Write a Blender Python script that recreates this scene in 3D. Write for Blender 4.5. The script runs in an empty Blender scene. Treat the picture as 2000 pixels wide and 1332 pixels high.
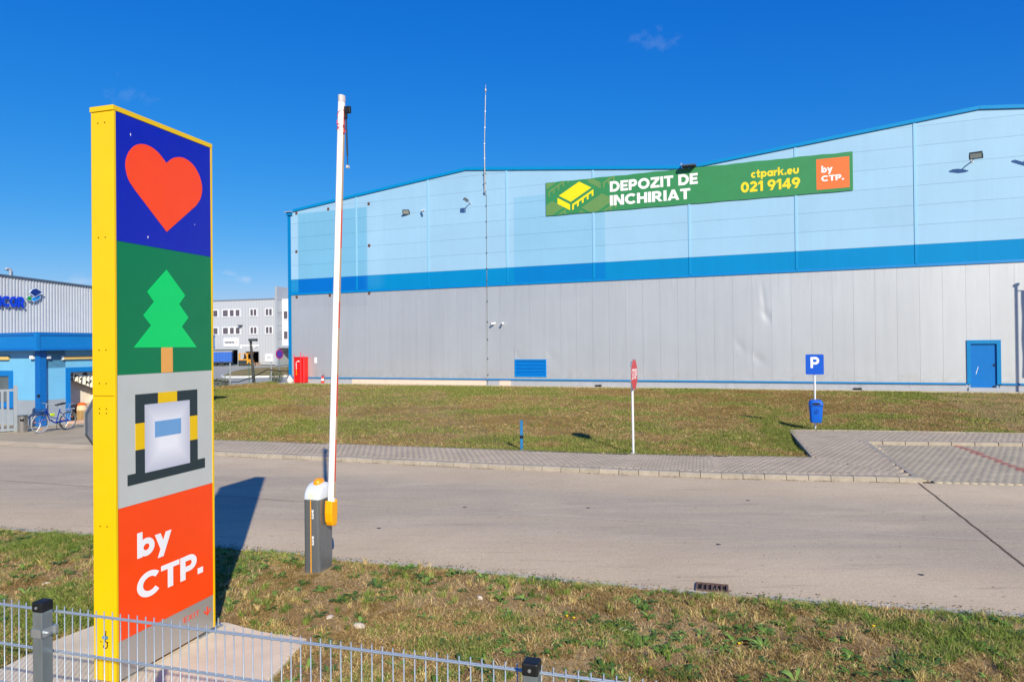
import bpy, math, random
import numpy as np
from mathutils import Vector, Matrix

random.seed(7)
rng = np.random.default_rng(11)
SC = bpy.context.scene
COL = SC.collection
R = math.radians

# ------------------------------------------------------------------ camera
CAM_H, PITCH, ROLL = 2.95, 0.0071, -0.0103
fw = Vector((0, math.cos(PITCH), math.sin(PITCH)))
ri = Vector((1, 0, 0))
up = ri.cross(fw)
RI = ri * math.cos(ROLL) + up * math.sin(ROLL)
UP = -ri * math.sin(ROLL) + up * math.cos(ROLL)
cam_d = bpy.data.cameras.new('camera')
cam_d.sensor_width = 36.0
cam_d.lens = 1338.5 * 36 / 2000
cam_d.clip_start = 0.05
cam_d.clip_end = 3000
cam = bpy.data.objects.new('camera', cam_d)
cam.matrix_world = Matrix(((RI.x, UP.x, -fw.x, 0), (RI.y, UP.y, -fw.y, 0), (RI.z, UP.z, -fw.z, CAM_H), (0, 0, 0, 1)))
COL.objects.link(cam)
SC.camera = cam

# ------------------------------------------------------------------ sky and sun
SUN_EL, SUN_AZ = R(29.4), R(163.3)          # azimuth clockwise from +Y
sun_dir = Vector((math.sin(SUN_AZ) * math.cos(SUN_EL), math.cos(SUN_AZ) * math.cos(SUN_EL), math.sin(SUN_EL)))
world = bpy.data.worlds.new('World')
SC.world = world
world.use_nodes = True
wn_ = world.node_tree
wn_.nodes.clear()
w_out = wn_.nodes.new('ShaderNodeOutputWorld')
w_bg = wn_.nodes.new('ShaderNodeBackground')
w_bg.inputs['Strength'].default_value = 0.115
sky = wn_.nodes.new('ShaderNodeTexSky')
sky.sky_type = 'NISHITA'
sky.sun_disc = False
sky.sun_elevation = SUN_EL
sky.sun_rotation = SUN_AZ
sky.altitude = 300
sky.air_density = 1.15
sky.dust_density = 0.25
sky.ozone_density = 2.6
w_hs = wn_.nodes.new('ShaderNodeHueSaturation')
w_hs.inputs['Saturation'].default_value = 1.32
w_hs.inputs['Hue'].default_value = 0.493
wn_.links.new(sky.outputs[0], w_hs.inputs['Color'])
# a few thin wisps of cloud, each in its own part of the sky
w_tc = wn_.nodes.new('ShaderNodeTexCoord')
w_n = wn_.nodes.new('ShaderNodeTexNoise')
w_n.inputs['Scale'].default_value = 24
w_n.inputs['Detail'].default_value = 8
w_n.inputs['Roughness'].default_value = 0.68
w_n.inputs['Distortion'].default_value = 0.6
wn_.links.new(w_tc.outputs['Generated'], w_n.inputs['Vector'])
w_mix = wn_.nodes.new('ShaderNodeMixRGB')
w_mix.inputs['Color2'].default_value = (5.2, 5.8, 6.8, 1)
w_sum = None
for (dx_, dz_, r_, amt_) in ((0.216, 0.442, 0.045, 0.42), (0.19, 0.452, 0.03, 0.30), (-0.565, 0.375, 0.05, 0.34), (-0.575, 0.40, 0.03, 0.3), (-0.725, 0.100, 0.045, 0.85), (-0.665, 0.098, 0.03, 0.7), (-0.63, 0.10, 0.03, 0.6), (-0.39, 0.102, 0.022, 0.6), (-0.415, 0.11, 0.02, 0.5), (0.95, 0.30, 0.07, 0.4), (-1.1, 0.42, 0.08, 0.4), (1.4, 0.12, 0.08, 0.7), (-1.5, 0.10, 0.09, 0.7)):
    d_ = Vector((dx_, 1.0, dz_)).normalized()
    w_v = wn_.nodes.new('ShaderNodeVectorMath'); w_v.operation = 'SUBTRACT'; w_v.inputs[1].default_value = d_
    w_s = wn_.nodes.new('ShaderNodeVectorMath'); w_s.operation = 'MULTIPLY'; w_s.inputs[1].default_value = (1.0, 1.0, 2.2)
    w_l = wn_.nodes.new('ShaderNodeVectorMath'); w_l.operation = 'LENGTH'
    wn_.links.new(w_tc.outputs['Generated'], w_v.inputs[0])
    wn_.links.new(w_v.outputs[0], w_s.inputs[0])
    wn_.links.new(w_s.outputs[0], w_l.inputs[0])
    w_k = wn_.nodes.new('ShaderNodeMapRange'); w_k.inputs['From Min'].default_value = r_; w_k.inputs['From Max'].default_value = 0.0; w_k.inputs['To Max'].default_value = 0.34
    wn_.links.new(w_l.outputs['Value'], w_k.inputs['Value'])
    w_a = wn_.nodes.new('ShaderNodeMath'); w_a.operation = 'ADD'
    wn_.links.new(w_k.outputs[0], w_a.inputs[0])
    wn_.links.new(w_n.outputs[0], w_a.inputs[1])
    w_r = wn_.nodes.new('ShaderNodeMapRange'); w_r.inputs['From Min'].default_value = 0.66; w_r.inputs['From Max'].default_value = 0.92; w_r.inputs['To Max'].default_value = amt_ * (0.28 if dz_ > 0.2 else 0.5)
    wn_.links.new(w_a.outputs[0], w_r.inputs['Value'])
    w_g = wn_.nodes.new('ShaderNodeMath'); w_g.operation = 'MULTIPLY'
    w_h = wn_.nodes.new('ShaderNodeMath'); w_h.operation = 'GREATER_THAN'; w_h.inputs[1].default_value = 0.0001
    wn_.links.new(w_k.outputs[0], w_h.inputs[0])
    wn_.links.new(w_r.outputs[0], w_g.inputs[0])
    wn_.links.new(w_h.outputs[0], w_g.inputs[1])
    if w_sum is None:
        w_sum = w_g.outputs[0]
    else:
        w_x = wn_.nodes.new('ShaderNodeMath'); w_x.operation = 'MAXIMUM'
        wn_.links.new(w_sum, w_x.inputs[0])
        wn_.links.new(w_g.outputs[0], w_x.inputs[1])
        w_sum = w_x.outputs[0]
wn_.links.new(w_sum, w_mix.inputs['Fac'])
# film-like tone of the whole sky dome: deeper red and green, same everywhere
w_sep = wn_.nodes.new('ShaderNodeSeparateColor')
w_com = wn_.nodes.new('ShaderNodeCombineColor')
wn_.links.new(w_hs.outputs[0], w_sep.inputs[0])
for i_, (a_, p_) in enumerate(((0.39, 1.477), (0.484, 0.83), (0.84, 0.42))):
    m1 = wn_.nodes.new('ShaderNodeMath'); m1.operation = 'MULTIPLY'; m1.inputs[1].default_value = 0.137
    m2 = wn_.nodes.new('ShaderNodeMath'); m2.operation = 'POWER'; m2.inputs[1].default_value = p_
    m3 = wn_.nodes.new('ShaderNodeMath'); m3.operation = 'MULTIPLY'; m3.inputs[1].default_value = a_ / 0.137
    wn_.links.new(w_sep.outputs[i_], m1.inputs[0])
    wn_.links.new(m1.outputs[0], m2.inputs[0])
    wn_.links.new(m2.outputs[0], m3.inputs[0])
    wn_.links.new(m3.outputs[0], w_com.inputs[i_])
wn_.links.new(w_com.outputs[0], w_mix.inputs['Color1'])
wn_.links.new(w_mix.outputs[0], w_bg.inputs['Color'])
wn_.links.new(w_bg.outputs[0], w_out.inputs['Surface'])

sun_l = bpy.data.lights.new('sun', 'SUN')
sun_l.energy = 4.9
sun_l.angle = R(0.53)
sun_l.color = (1.0, 0.915, 0.73)
sun = bpy.data.objects.new('sun', sun_l)
sun.rotation_euler = sun_dir.to_track_quat('Z', 'Y').to_euler()
sun.location = (8, -20, 30)
COL.objects.link(sun)

SC.view_settings.view_transform = 'Standard'
SC.view_settings.look = 'None'
SC.view_settings.gamma = 1.0
SC.view_settings.use_curve_mapping = False
SC.view_settings.exposure = 0.25

# ------------------------------------------------------------------ helpers
def lin(r, g, b, k=1.0):
    o = []
    for c in (r, g, b):
        c /= 255.0
        c = c / 12.92 if c <= 0.04045 else ((c + 0.055) / 1.055) ** 2.4
        o.append(min(0.92, c * k))
    return tuple(o)

def new_mat(name):
    m = bpy.data.materials.new(name)
    m.use_nodes = True
    nt = m.node_tree
    return m, nt, nt.nodes['Principled BSDF']

def N(nt, typ, **kw):
    n = nt.nodes.new(typ)
    for k, v in kw.items():
        n.inputs[k].default_value = v
    return n

def math_n(nt, op, a, b=None, clamp=False):
    n = nt.nodes.new('ShaderNodeMath')
    n.operation = op
    n.use_clamp = clamp
    for i, v in enumerate((a, b)):
        if v is None:
            continue
        if isinstance(v, (int, float)):
            n.inputs[i].default_value = v
        else:
            nt.links.new(v, n.inputs[i])
    return n.outputs[0]

def mix(nt, fac, a, b, mode='MIX'):
    n = nt.nodes.new('ShaderNodeMixRGB')
    n.blend_type = mode
    for key, v in (('Fac', fac), ('Color1', a), ('Color2', b)):
        if isinstance(v, (int, float)):
            n.inputs[key].default_value = v
        elif isinstance(v, tuple):
            n.inputs[key].default_value = (*v[:3], 1)
        else:
            nt.links.new(v, n.inputs[key])
    return n.outputs[0]

def pos_vec(nt, scale=(1, 1, 1), rotz=0.0):
    g = nt.nodes.new('ShaderNodeNewGeometry')
    mp = nt.nodes.new('ShaderNodeMapping')
    mp.inputs['Scale'].default_value = scale
    mp.inputs['Rotation'].default_value = (0, 0, rotz)
    nt.links.new(g.outputs['Position'], mp.inputs['Vector'])
    return mp.outputs[0]

def noise(nt, vec, scale, detail=4, rough=0.6):
    n = N(nt, 'ShaderNodeTexNoise', Scale=scale, Detail=detail, Roughness=rough)
    nt.links.new(vec, n.inputs['Vector'])
    return n.outputs[0]

def ramp(nt, v, lo, hi, a=0.0, b=1.0):
    n = N(nt, 'ShaderNodeMapRange')
    n.inputs['From Min'].default_value = lo
    n.inputs['From Max'].default_value = hi
    n.inputs['To Min'].default_value = a
    n.inputs['To Max'].default_value = b
    nt.links.new(v, n.inputs['Value'])
    return n.outputs[0]

def add_bump(nt, bs, h, strength, dist=0.01):
    b = N(nt, 'ShaderNodeBump', Strength=strength, Distance=dist)
    nt.links.new(h, b.inputs['Height'])
    nt.links.new(b.outputs[0], bs.inputs['Normal'])

_mats = {}
def M(name, col, rough=0.55, var=0.08, scale=5.0, bump=0.0, bscale=90.0, metal=0.0, spec=0.4, rand=0.0, stretch=(1, 1, 1), trans=0.0):
    """plain painted / concrete / metal surface with slight unevenness of tone"""
    if name in _mats:
        return _mats[name]
    m, nt, bs = new_mat(name)
    v = pos_vec(nt, stretch)
    n1 = noise(nt, v, scale, 5, 0.65)
    f = ramp(nt, n1, 0.25, 0.75, 1 - var, 1 + var)
    if rand:
        oi = nt.nodes.new('ShaderNodeObjectInfo')
        f = math_n(nt, 'MULTIPLY', f, ramp(nt, oi.outputs['Random'], 0, 1, 1 - rand, 1 + rand))
    c = N(nt, 'ShaderNodeCombineXYZ')
    for i in range(3):
        nt.links.new(f, c.inputs[i])
    colr = mix(nt, 1.0, tuple(col), c.outputs[0], 'MULTIPLY')
    nt.links.new(colr, bs.inputs['Base Color'])
    rr = ramp(nt, noise(nt, v, scale * 3, 3), 0.3, 0.7, max(0.02, rough - 0.07), min(1, rough + 0.07))
    nt.links.new(rr, bs.inputs['Roughness'])
    bs.inputs['Metallic'].default_value = metal
    bs.inputs['Specular IOR Level'].default_value = spec
    if trans:
        bs.inputs['Transmission Weight'].default_value = trans
    if bump:
        add_bump(nt, bs, noise(nt, pos_vec(nt), bscale, 3), bump, 0.01)
    _mats[name] = m
    return m

class MB:
    def __init__(s):
        s.v, s.f = [], []
    def add(s, vs, fs):
        o = len(s.v)
        s.v += [tuple(p) for p in vs]
        s.f += [tuple(i + o for i in q) for q in fs]
        return s
    def box(s, x0, x1, y0, y1, z0, z1):
        return s.add([(x0, y0, z0), (x1, y0, z0), (x1, y1, z0), (x0, y1, z0), (x0, y0, z1), (x1, y0, z1), (x1, y1, z1), (x0, y1, z1)],
                     [(0, 3, 2, 1), (4, 5, 6, 7), (0, 1, 5, 4), (1, 2, 6, 5), (2, 3, 7, 6), (3, 0, 4, 7)])
    def prism(s, a, b):
        n = len(a)
        return s.add(list(a) + list(b), [tuple(range(n)), tuple(reversed(range(n, 2 * n)))] + [(i, i + n, (i + 1) % n + n, (i + 1) % n) for i in range(n)])
    def xz(s, pts, y0, y1):
        return s.prism([(x, y0, z) for x, z in pts], [(x, y1, z) for x, z in pts])
    def xy(s, pts, z0, z1):
        return s.prism([(x, y, z0) for x, y in pts], [(x, y, z1) for x, y in pts])
    def yz(s, pts, x0, x1):
        return s.prism([(x0, y, z) for y, z in pts], [(x1, y, z) for y, z in pts])
    def tube(s, pts, r, n=8, closed=False):
        pts = [Vector(p) for p in pts]
        k = len(pts)
        rs = r if isinstance(r, (list, tuple)) else [r] * k
        rings = []
        prev = None
        for i, p in enumerate(pts):
            if closed:
                t = (pts[(i + 1) % k] - pts[i - 1]).normalized()
            else:
                t = (pts[min(i + 1, k - 1)] - pts[max(i - 1, 0)]).normalized()
            if prev is None:
                h = Vector((0, 0, 1)) if abs(t.z) < 0.9 else Vector((1, 0, 0))
                u = t.cross(h).normalized()
            else:
                u = (prev - t * prev.dot(t)).normalized()
            prev = u
            w = t.cross(u)
            rings.append([p + (u * math.cos(a) + w * math.sin(a)) * rs[i] for a in [2 * math.pi * j / n for j in range(n)]])
        vs = [q for rg in rings for q in rg]
        fs = []
        for i in range(k if closed else k - 1):
            a, b = i * n, ((i + 1) % k) * n
            fs += [(a + j, a + (j + 1) % n, b + (j + 1) % n, b + j) for j in range(n)]
        if not closed:
            fs += [tuple(reversed(range(n))), tuple(range((k - 1) * n, k * n))]
        return s.add(vs, fs)
    def loft(s, rings):
        n = len(rings[0])
        vs = [q for rg in rings for q in rg]
        fs = []
        for i in range(len(rings) - 1):
            a, b = i * n, (i + 1) * n
            fs += [(a + j, a + (j + 1) % n, b + (j + 1) % n, b + j) for j in range(n)]
        fs += [tuple(reversed(range(n))), tuple(range((len(rings) - 1) * n, len(rings) * n))]
        return s.add(vs, fs)
    def lathe(s, prof, n=16, c=(0, 0, 0)):
        return s.loft([[(c[0] + r * math.cos(2 * math.pi * j / n), c[1] + r * math.sin(2 * math.pi * j / n), c[2] + z) for j in range(n)] for r, z in prof])
    def mesh(s, name):
        import bmesh
        me = bpy.data.meshes.new(name)
        me.from_pydata(s.v, [], s.f)
        bm = bmesh.new()
        bm.from_mesh(me)
        bmesh.ops.recalc_face_normals(bm, faces=bm.faces)
        bm.to_mesh(me)
        bm.free()
        return me

def link(name, me, mat=None, parent=None, smooth=False, bevel=0.0, loc=None, rotz=None):
    o = bpy.data.objects.new(name, me)
    COL.objects.link(o)
    if mat is not None and len(me.materials) == 0:
        me.materials.append(mat)
    if smooth:
        for p in me.polygons:
            p.use_smooth = True
        try:
            me.set_sharp_from_angle(angle=R(40))
        except Exception:
            pass
    if parent is not None:
        o.parent = parent
    if bevel:
        b = o.modifiers.new('bevel', 'BEVEL')
        b.width = bevel
        b.segments = 2
        b.limit_method = 'ANGLE'
        b.angle_limit = R(35)
    if loc is not None:
        o.location = loc
    if rotz is not None:
        o.rotation_euler = (0, 0, rotz)
    return o

def part(name, mb, mat, parent, **kw):
    return link(name, mb.mesh(name), mat, parent, **kw)

def tag(o, label, cat, group=None):
    o['label'] = label
    o['category'] = cat
    if group:
        o['group'] = group
    return o

def thing(name, label, cat, loc=(0, 0, 0), rotz=0.0, group=None):
    o = bpy.data.objects.new(name, None)
    COL.objects.link(o)
    o.location = loc
    o.rotation_euler = (0, 0, rotz)
    o.empty_display_size = 0.1
    return tag(o, label, cat, group)

def struct(o):
    o['kind'] = 'structure'
    return o

def stuff(o):
    o['kind'] = 'stuff'
    return o

def stroke(pts, t, closed=False):
    """quads of a mitred band of width t along a centre line"""
    P = [np.array(p, float) for p in pts]
    n = len(P)
    L, Rr = [], []
    for i in range(n):
        a = P[i - 1] if (i > 0 or closed) else None
        b = P[(i + 1) % n] if (i < n - 1 or closed) else None
        d1 = (P[i] - a) / np.linalg.norm(P[i] - a) if a is not None else None
        d2 = (b - P[i]) / np.linalg.norm(b - P[i]) if b is not None else None
        d1 = d2 if d1 is None else d1
        d2 = d1 if d2 is None else d2
        n1, n2 = np.array([-d1[1], d1[0]]), np.array([-d2[1], d2[0]])
        m = n1 + n2
        m = m / max(0.35, m @ n1)
        L.append(P[i] + m * t / 2)
        Rr.append(P[i] - m * t / 2)
    return [[L[i], L[(i + 1) % n], Rr[(i + 1) % n], Rr[i]] for i in range(n if closed else n - 1)]

def arc(cx, cy, rx, ry, a0, a1, n=18):
    return [(cx + rx * math.cos(R(a)), cy + ry * math.sin(R(a))) for a in np.linspace(a0, a1, n)]

def glyph(ch, t):
    """heavy geometric sans: (advance width, list of polygons), cap height 1"""
    q = t / 2
    xh, S = 0.70, stroke
    ring = lambda cx, cy, rx, ry: S(arc(cx, cy, rx, ry, 0, 360, 29)[:-1], t, True)
    V = lambda x, a, b: [[(x - q, a), (x + q, a), (x + q, b), (x - q, b)]]
    Hz = lambda y, a, b: [[(a, y - q * 0.92), (b, y - q * 0.92), (b, y + q * 0.92), (a, y + q * 0.92)]]
    h = q * 0.92
    if ch == ' ': return 0.30, []
    if ch == '.': return t * 1.1, [[(0, 0), (t * 1.1, 0), (t * 1.1, t * 1.1), (0, t * 1.1)]]
    if ch == 'I': return t, V(q, 0, 1)
    if ch == 'T': return 0.80, Hz(1 - h, 0, 0.80) + V(0.40, 0, 1 - 2 * h)
    if ch == 'E': return 0.68, V(q, 0, 1) + Hz(1 - h, t, 0.68) + Hz(0.5, t, 0.63) + Hz(h, t, 0.68)
    if ch == 'H': return 0.84, V(q, 0, 1) + V(0.84 - q, 0, 1) + Hz(0.5, t, 0.84 - t)
    if ch == 'N': return 0.88, V(q, 0, 1) + V(0.88 - q, 0, 1) + [[(0, 1), (t * 1.15, 1), (0.88, 0), (0.88 - t * 1.15, 0)]]
    if ch == 'Z': return 0.80, Hz(1 - h, 0.02, 0.80) + Hz(h, 0, 0.80) + [[(0.80 - t * 1.35, 1 - 2 * h), (0.80, 1 - 2 * h), (t * 1.35, 2 * h), (0, 2 * h)]]
    if ch == 'D': return 0.90, V(q, 0, 1) + S([(t, 1 - h)] + arc(0.40, 0.5, 0.50 - q, 0.5 - h, 90, -90) + [(t, h)], t)
    if ch in 'PR':
        o = V(q, 0, 1) + S([(t, 1 - h)] + arc(0.43, 0.665, 0.335 - q, 0.335 - h, 90, -90, 14) + [(t, 0.33 + h)], t)
        return (0.77, o) if ch == 'P' else (0.86, o + [[(0.30, 0.36), (0.58, 0.36), (0.86, 0), (0.58, 0)]])
    if ch == 'O': return 1.04, ring(0.52, 0.5, 0.52 - q, 0.515 - q)
    if ch == 'C': return 0.94, S(arc(0.52, 0.5, 0.52 - q, 0.515 - q, 42, 318, 26), t)
    if ch == 'A': return 0.94, [[(0, 0), (0.25, 0), (0.59, 1), (0.35, 1)], [(0.94, 0), (0.69, 0), (0.35, 1), (0.59, 1)], [(0.18, 0.17), (0.76, 0.17), (0.70, 0.36), (0.24, 0.36)]]
    if ch == 'G': return 0.98, S(arc(0.52, 0.5, 0.52 - q, 0.515 - q, 42, 350, 28), t) + Hz(0.46, 0.55, 0.98)
    if ch == 'M': return 1.05, V(q, 0, 1) + V(1.05 - q, 0, 1) + [[(0, 1), (t * 1.1, 1), (0.525 + q * 0.9, 0.22), (0.525 - q * 0.9, 0.22)], [(1.05, 1), (1.05 - t * 1.1, 1), (0.525 - q * 0.9, 0.22), (0.525 + q * 0.9, 0.22)]]
    if ch == 'X': return 0.86, [[(0, 0), (t * 1.25, 0), (0.86, 1), (0.86 - t * 1.25, 1)], [(0.86, 0), (0.86 - t * 1.25, 0), (0, 1), (t * 1.25, 1)]]
    if ch == 'S': return 0.74, S(arc(0.37, 0.735, 0.37 - q, 0.28 - q, 25, 270, 16)[:-1] + arc(0.37, 0.265, 0.37 - q, 0.28 - q, 90, -155, 16), t * 0.95)
    if ch == '0': return 0.80, ring(0.40, 0.5, 0.40 - q, 0.515 - q)
    if ch == '1': return 0.46, V(0.46 - q, 0, 1) + [[(0, 0.80), (0.46 - t, 1), (0.46 - t, 0.76), (0, 0.60)]]
    if ch == '2': return 0.74, S(arc(0.36, 0.68, 0.36 - q, 0.335 - q, 165, -35, 16) + [(0.12, 0.16)], t) + Hz(h, 0, 0.74)
    if ch == '4': return 0.84, V(0.60, 0, 1) + Hz(0.30, 0, 0.84) + [[(0.0, 0.30), (0.26, 0.36), (0.60, 0.86), (0.48, 1)]]
    if ch == '9': return 0.78, ring(0.39, 0.655, 0.39 - q, 0.36 - q) + [[(0.50, 0.36), (0.78, 0.62), (0.48, 0), (0.19, 0)]]
    if ch == 'b': return 0.78, V(q, 0, 1) + ring(0.41, xh / 2, 0.37 - q, xh / 2 + 0.01 - q)
    if ch == 'p': return 0.78, V(q, -0.26, xh) + ring(0.41, xh / 2, 0.37 - q, xh / 2 + 0.01 - q)
    if ch == 'a': return 0.78, V(0.78 - q, 0, xh) + ring(0.37, xh / 2, 0.37 - q, xh / 2 + 0.01 - q)
    if ch == 'y': return 0.80, [[(0, xh), (0.27, xh), (0.53, 0.06), (0.31, -0.06)], [(0.53, xh), (0.80, xh), (0.40, -0.28), (0.14, -0.28)]]
    if ch == 'c': return 0.66, S(arc(0.37, xh / 2, 0.37 - q, xh / 2 + 0.01 - q, 48, 312, 22), t)
    if ch == 'e': return 0.74, S(arc(0.37, xh / 2, 0.37 - q, xh / 2 + 0.01 - q, 0, 318, 24), t) + [[(t, 0.28), (0.72, 0.28), (0.72, 0.42), (t, 0.42)]]
    if ch == 't': return 0.52, V(0.24, 0, 0.92) + Hz(xh - h, 0, 0.50) + Hz(h, 0.24 + q, 0.52)
    if ch == 'r': return 0.50, V(q, 0, xh) + [[(t, 0.36), (t, 0.60), (0.36, xh), (0.50, xh), (0.50, 0.47), (0.38, 0.47)]]
    if ch == 'k': return 0.80, V(q, 0, 1) + [[(t, 0.22), (t, 0.44), (0.48, xh), (0.78, xh)], [(0.34, 0.44), (0.46, 0.52), (0.80, 0), (0.52, 0)]]
    if ch == 'u': return 0.74, S([(q, xh)] + arc(0.37, 0.30, 0.37 - q, 0.30 - q, 180, 360, 14) + [(0.74 - q, xh)], t)
    return 0.5, []

def letters(body, x0, z0, w, h, y, depth, t, gap, mat, parent, rot90=False):
    """geometric lettering fitted to the rectangle (x0,z0,w,h) of the local XZ plane, standing out to y - depth; one part per character"""
    chars, x = [], 0.0
    for ch in body:
        adv, ps = glyph(ch, t)
        if ps:
            chars.append([[(float(a) + x, float(b)) for a, b in p] for p in ps])
        x += adv + gap
    A = np.array([p for c in chars for q in c for p in q])
    lo, hi = A.min(0), A.max(0)
    for polys in chars:
        mb = MB()
        for n, p in enumerate(polys):
            pts = []
            for a, b in p:
                u, v = (a - lo[0]) / (hi[0] - lo[0]), (b - lo[1]) / (hi[1] - lo[1])
                if rot90:
                    u, v = 1 - v, u
                pts.append((x0 + u * w, z0 + v * h))
            mb.xz(pts, y - depth * (1 - 0.004 * n), y)
        part('letter', mb, mat, parent)

def catmull(pts, n=8):
    out = []
    k = len(pts)
    for i in range(k):
        p0, p1, p2, p3 = [np.array(pts[(i + j - 1) % k]) for j in range(4)]
        for t in np.linspace(0, 1, n, endpoint=False):
            out.append(tuple(0.5 * ((2 * p1) + (p2 - p0) * t + (2 * p0 - 5 * p1 + 4 * p2 - p3) * t * t + (3 * p1 - p0 - 3 * p2 + p3) * t ** 3)))
    return out

def np_mesh(name, V, F, mat, cols=None):
    me = bpy.data.meshes.new(name)
    me.vertices.add(len(V))
    me.vertices.foreach_set('co', np.ascontiguousarray(V, dtype=np.float32).ravel())
    k = F.shape[1]
    me.loops.add(F.size)
    me.loops.foreach_set('vertex_index', F.astype(np.int32).ravel())
    me.polygons.add(len(F))
    me.polygons.foreach_set('loop_start', np.arange(0, F.size, k, dtype=np.int32))
    me.update(calc_edges=True)
    if cols is not None:
        at = me.color_attributes.new('Col', 'FLOAT_COLOR', 'POINT')
        c4 = np.ones((len(V), 4), np.float32)
        c4[:, :3] = cols
        at.data.foreach_set('color', c4.ravel())
    me.materials.append(mat)
    return me

def vnoise(x, y, s, seed=0):
    x, y = np.asarray(x) / s, np.asarray(y) / s
    xi, yi = np.floor(x).astype(np.int64), np.floor(y).astype(np.int64)
    fx, fy = x - xi, y - yi
    fx, fy = fx * fx * (3 - 2 * fx), fy * fy * (3 - 2 * fy)
    def h(a, b):
        n = (a * 374761393 + b * 668265263 + seed * 1442695041) & 0x7fffffff
        n = ((n ^ (n >> 13)) * 1274126177) & 0x7fffffff
        return ((n ^ (n >> 16)) & 0xffff) / 65535.0
    return (h(xi, yi) * (1 - fx) + h(xi + 1, yi) * fx) * (1 - fy) + (h(xi, yi + 1) * (1 - fx) + h(xi + 1, yi + 1) * fx) * fy

def fbm(x, y, s, seed=0):
    return (vnoise(x, y, s, seed) * 0.5 + vnoise(x, y, s / 2.1, seed + 1) * 0.3 + vnoise(x, y, s / 4.3, seed + 2) * 0.2)

def interp_line(pts, x):
    xs = [p[0] for p in pts]
    ys = [p[1] for p in pts]
    return np.interp(x, xs, ys)

def resample(pts, step):
    P = np.array(pts, float)
    d = np.r_[0, np.cumsum(np.linalg.norm(np.diff(P, axis=0), axis=1))]
    u = np.arange(0, d[-1], step)
    return np.stack([np.interp(u, d, P[:, i]) for i in range(2)], 1), d[-1]

def at_len(pts, u):
    P = np.array(pts, float)
    d = np.r_[0, np.cumsum(np.linalg.norm(np.diff(P, axis=0), axis=1))]
    p = np.array([np.interp(u, d, P[:, i]) for i in range(2)])
    q = np.array([np.interp(u + 0.2, d, P[:, i]) for i in range(2)])
    w = np.array([np.interp(u - 0.2, d, P[:, i]) for i in range(2)])
    t = (q - w) / np.linalg.norm(q - w)
    return p, t

# ------------------------------------------------------------------ frames of the place
WALL_A = -0.3802                         # direction of the warehouse front
W0 = Vector((-11.3857, 50.6466, 0))
wd = Vector((math.cos(WALL_A), math.sin(WALL_A), 0))
wout = Vector((wd.y, -wd.x, 0))          # outwards, towards the road
def wall_pt(s, off=0.0, z=0.0):
    p = W0 + wd * s + wout * off
    return (p.x, p.y, z)

NEAR = [(-60, 26.6), (-30, 17.6), (-12, 12.45), (-8.53, 11.39), (-6.68, 10.87), (-4.44, 10.19), (-3.26, 9.85), (-2.47, 9.52), (-0.89, 9.1), (0.32, 8.68), (1.8, 8.19), (3.45, 7.78), (5.26, 7.38), (12, 5.6), (40, -2.0)]
FAR = [(-60, 36.2), (-30, 26.0), (-15.7, 21.3), (-8.39, 19.05), (-4.86, 17.93), (-0.03, 16.37), (2.3, 15.66), (4.46, 15.06), (6.56, 14.68), (8.42, 14.35), (10.4, 13.98), (20, 12.1), (40, 8.2)]
BACK = [(-17, 23.6), (-13.5, 22.7), (-9.37, 21.4), (-5.5, 20.34), (-0.03, 18.68), (2.64, 17.88), (5.16, 17.39), (7.43, 17.01)]

# ------------------------------------------------------------------ ground materials
def ground_mat(name, stops, scale, fine=40.0, bump=0.5, rough=0.95, bdist=0.02):
    m, nt, bs = new_mat(name)
    v = pos_vec(nt)
    n1 = noise(nt, v, scale, 6, 0.65)
    n2 = noise(nt, v, fine, 4, 0.7)
    f = math_n(nt, 'ADD', math_n(nt, 'MULTIPLY', n1, 0.72), math_n(nt, 'MULTIPLY', n2, 0.28))
    cr = nt.nodes.new('ShaderNodeValToRGB')
    nt.links.new(f, cr.inputs[0])
    el = cr.color_ramp.elements
    while len(el) < len(stops):
        el.new(0.5)
    for e, (p, c) in zip(el, stops):
        e.position = p
        e.color = (*c, 1)
    nt.links.new(cr.outputs[0], bs.inputs['Base Color'])
    bs.inputs['Roughness'].default_value = rough
    bs.inputs['Specular IOR Level'].default_value = 0.15
    add_bump(nt, bs, noise(nt, v, fine * 1.3, 5, 0.7), bump, bdist)
    return m

m_dirt = ground_mat('verge_soil', [(0.30, lin(112, 86, 60)), (0.43, lin(146, 118, 82)), (0.53, lin(172, 145, 102)), (0.68, lin(200, 172, 126))], 1.3, 40, 1.0)
m_lawn = ground_mat('lawn_soil', [(0.30, lin(102, 100, 54)), (0.42, lin(128, 116, 68)), (0.53, lin(152, 128, 84)), (0.68, lin(182, 152, 110))], 0.42, 9.0, 1.0, bdist=0.05)
m_earth = ground_mat('earth', [(0.3, lin(110, 110, 80)), (0.7, lin(150, 140, 110))], 0.05, 1.0, 0.2)
m_yard = ground_mat('asphalt_yard', [(0.3, lin(152, 150, 146)), (0.7, lin(178, 176, 170))], 0.3, 8, 0.2)

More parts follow.
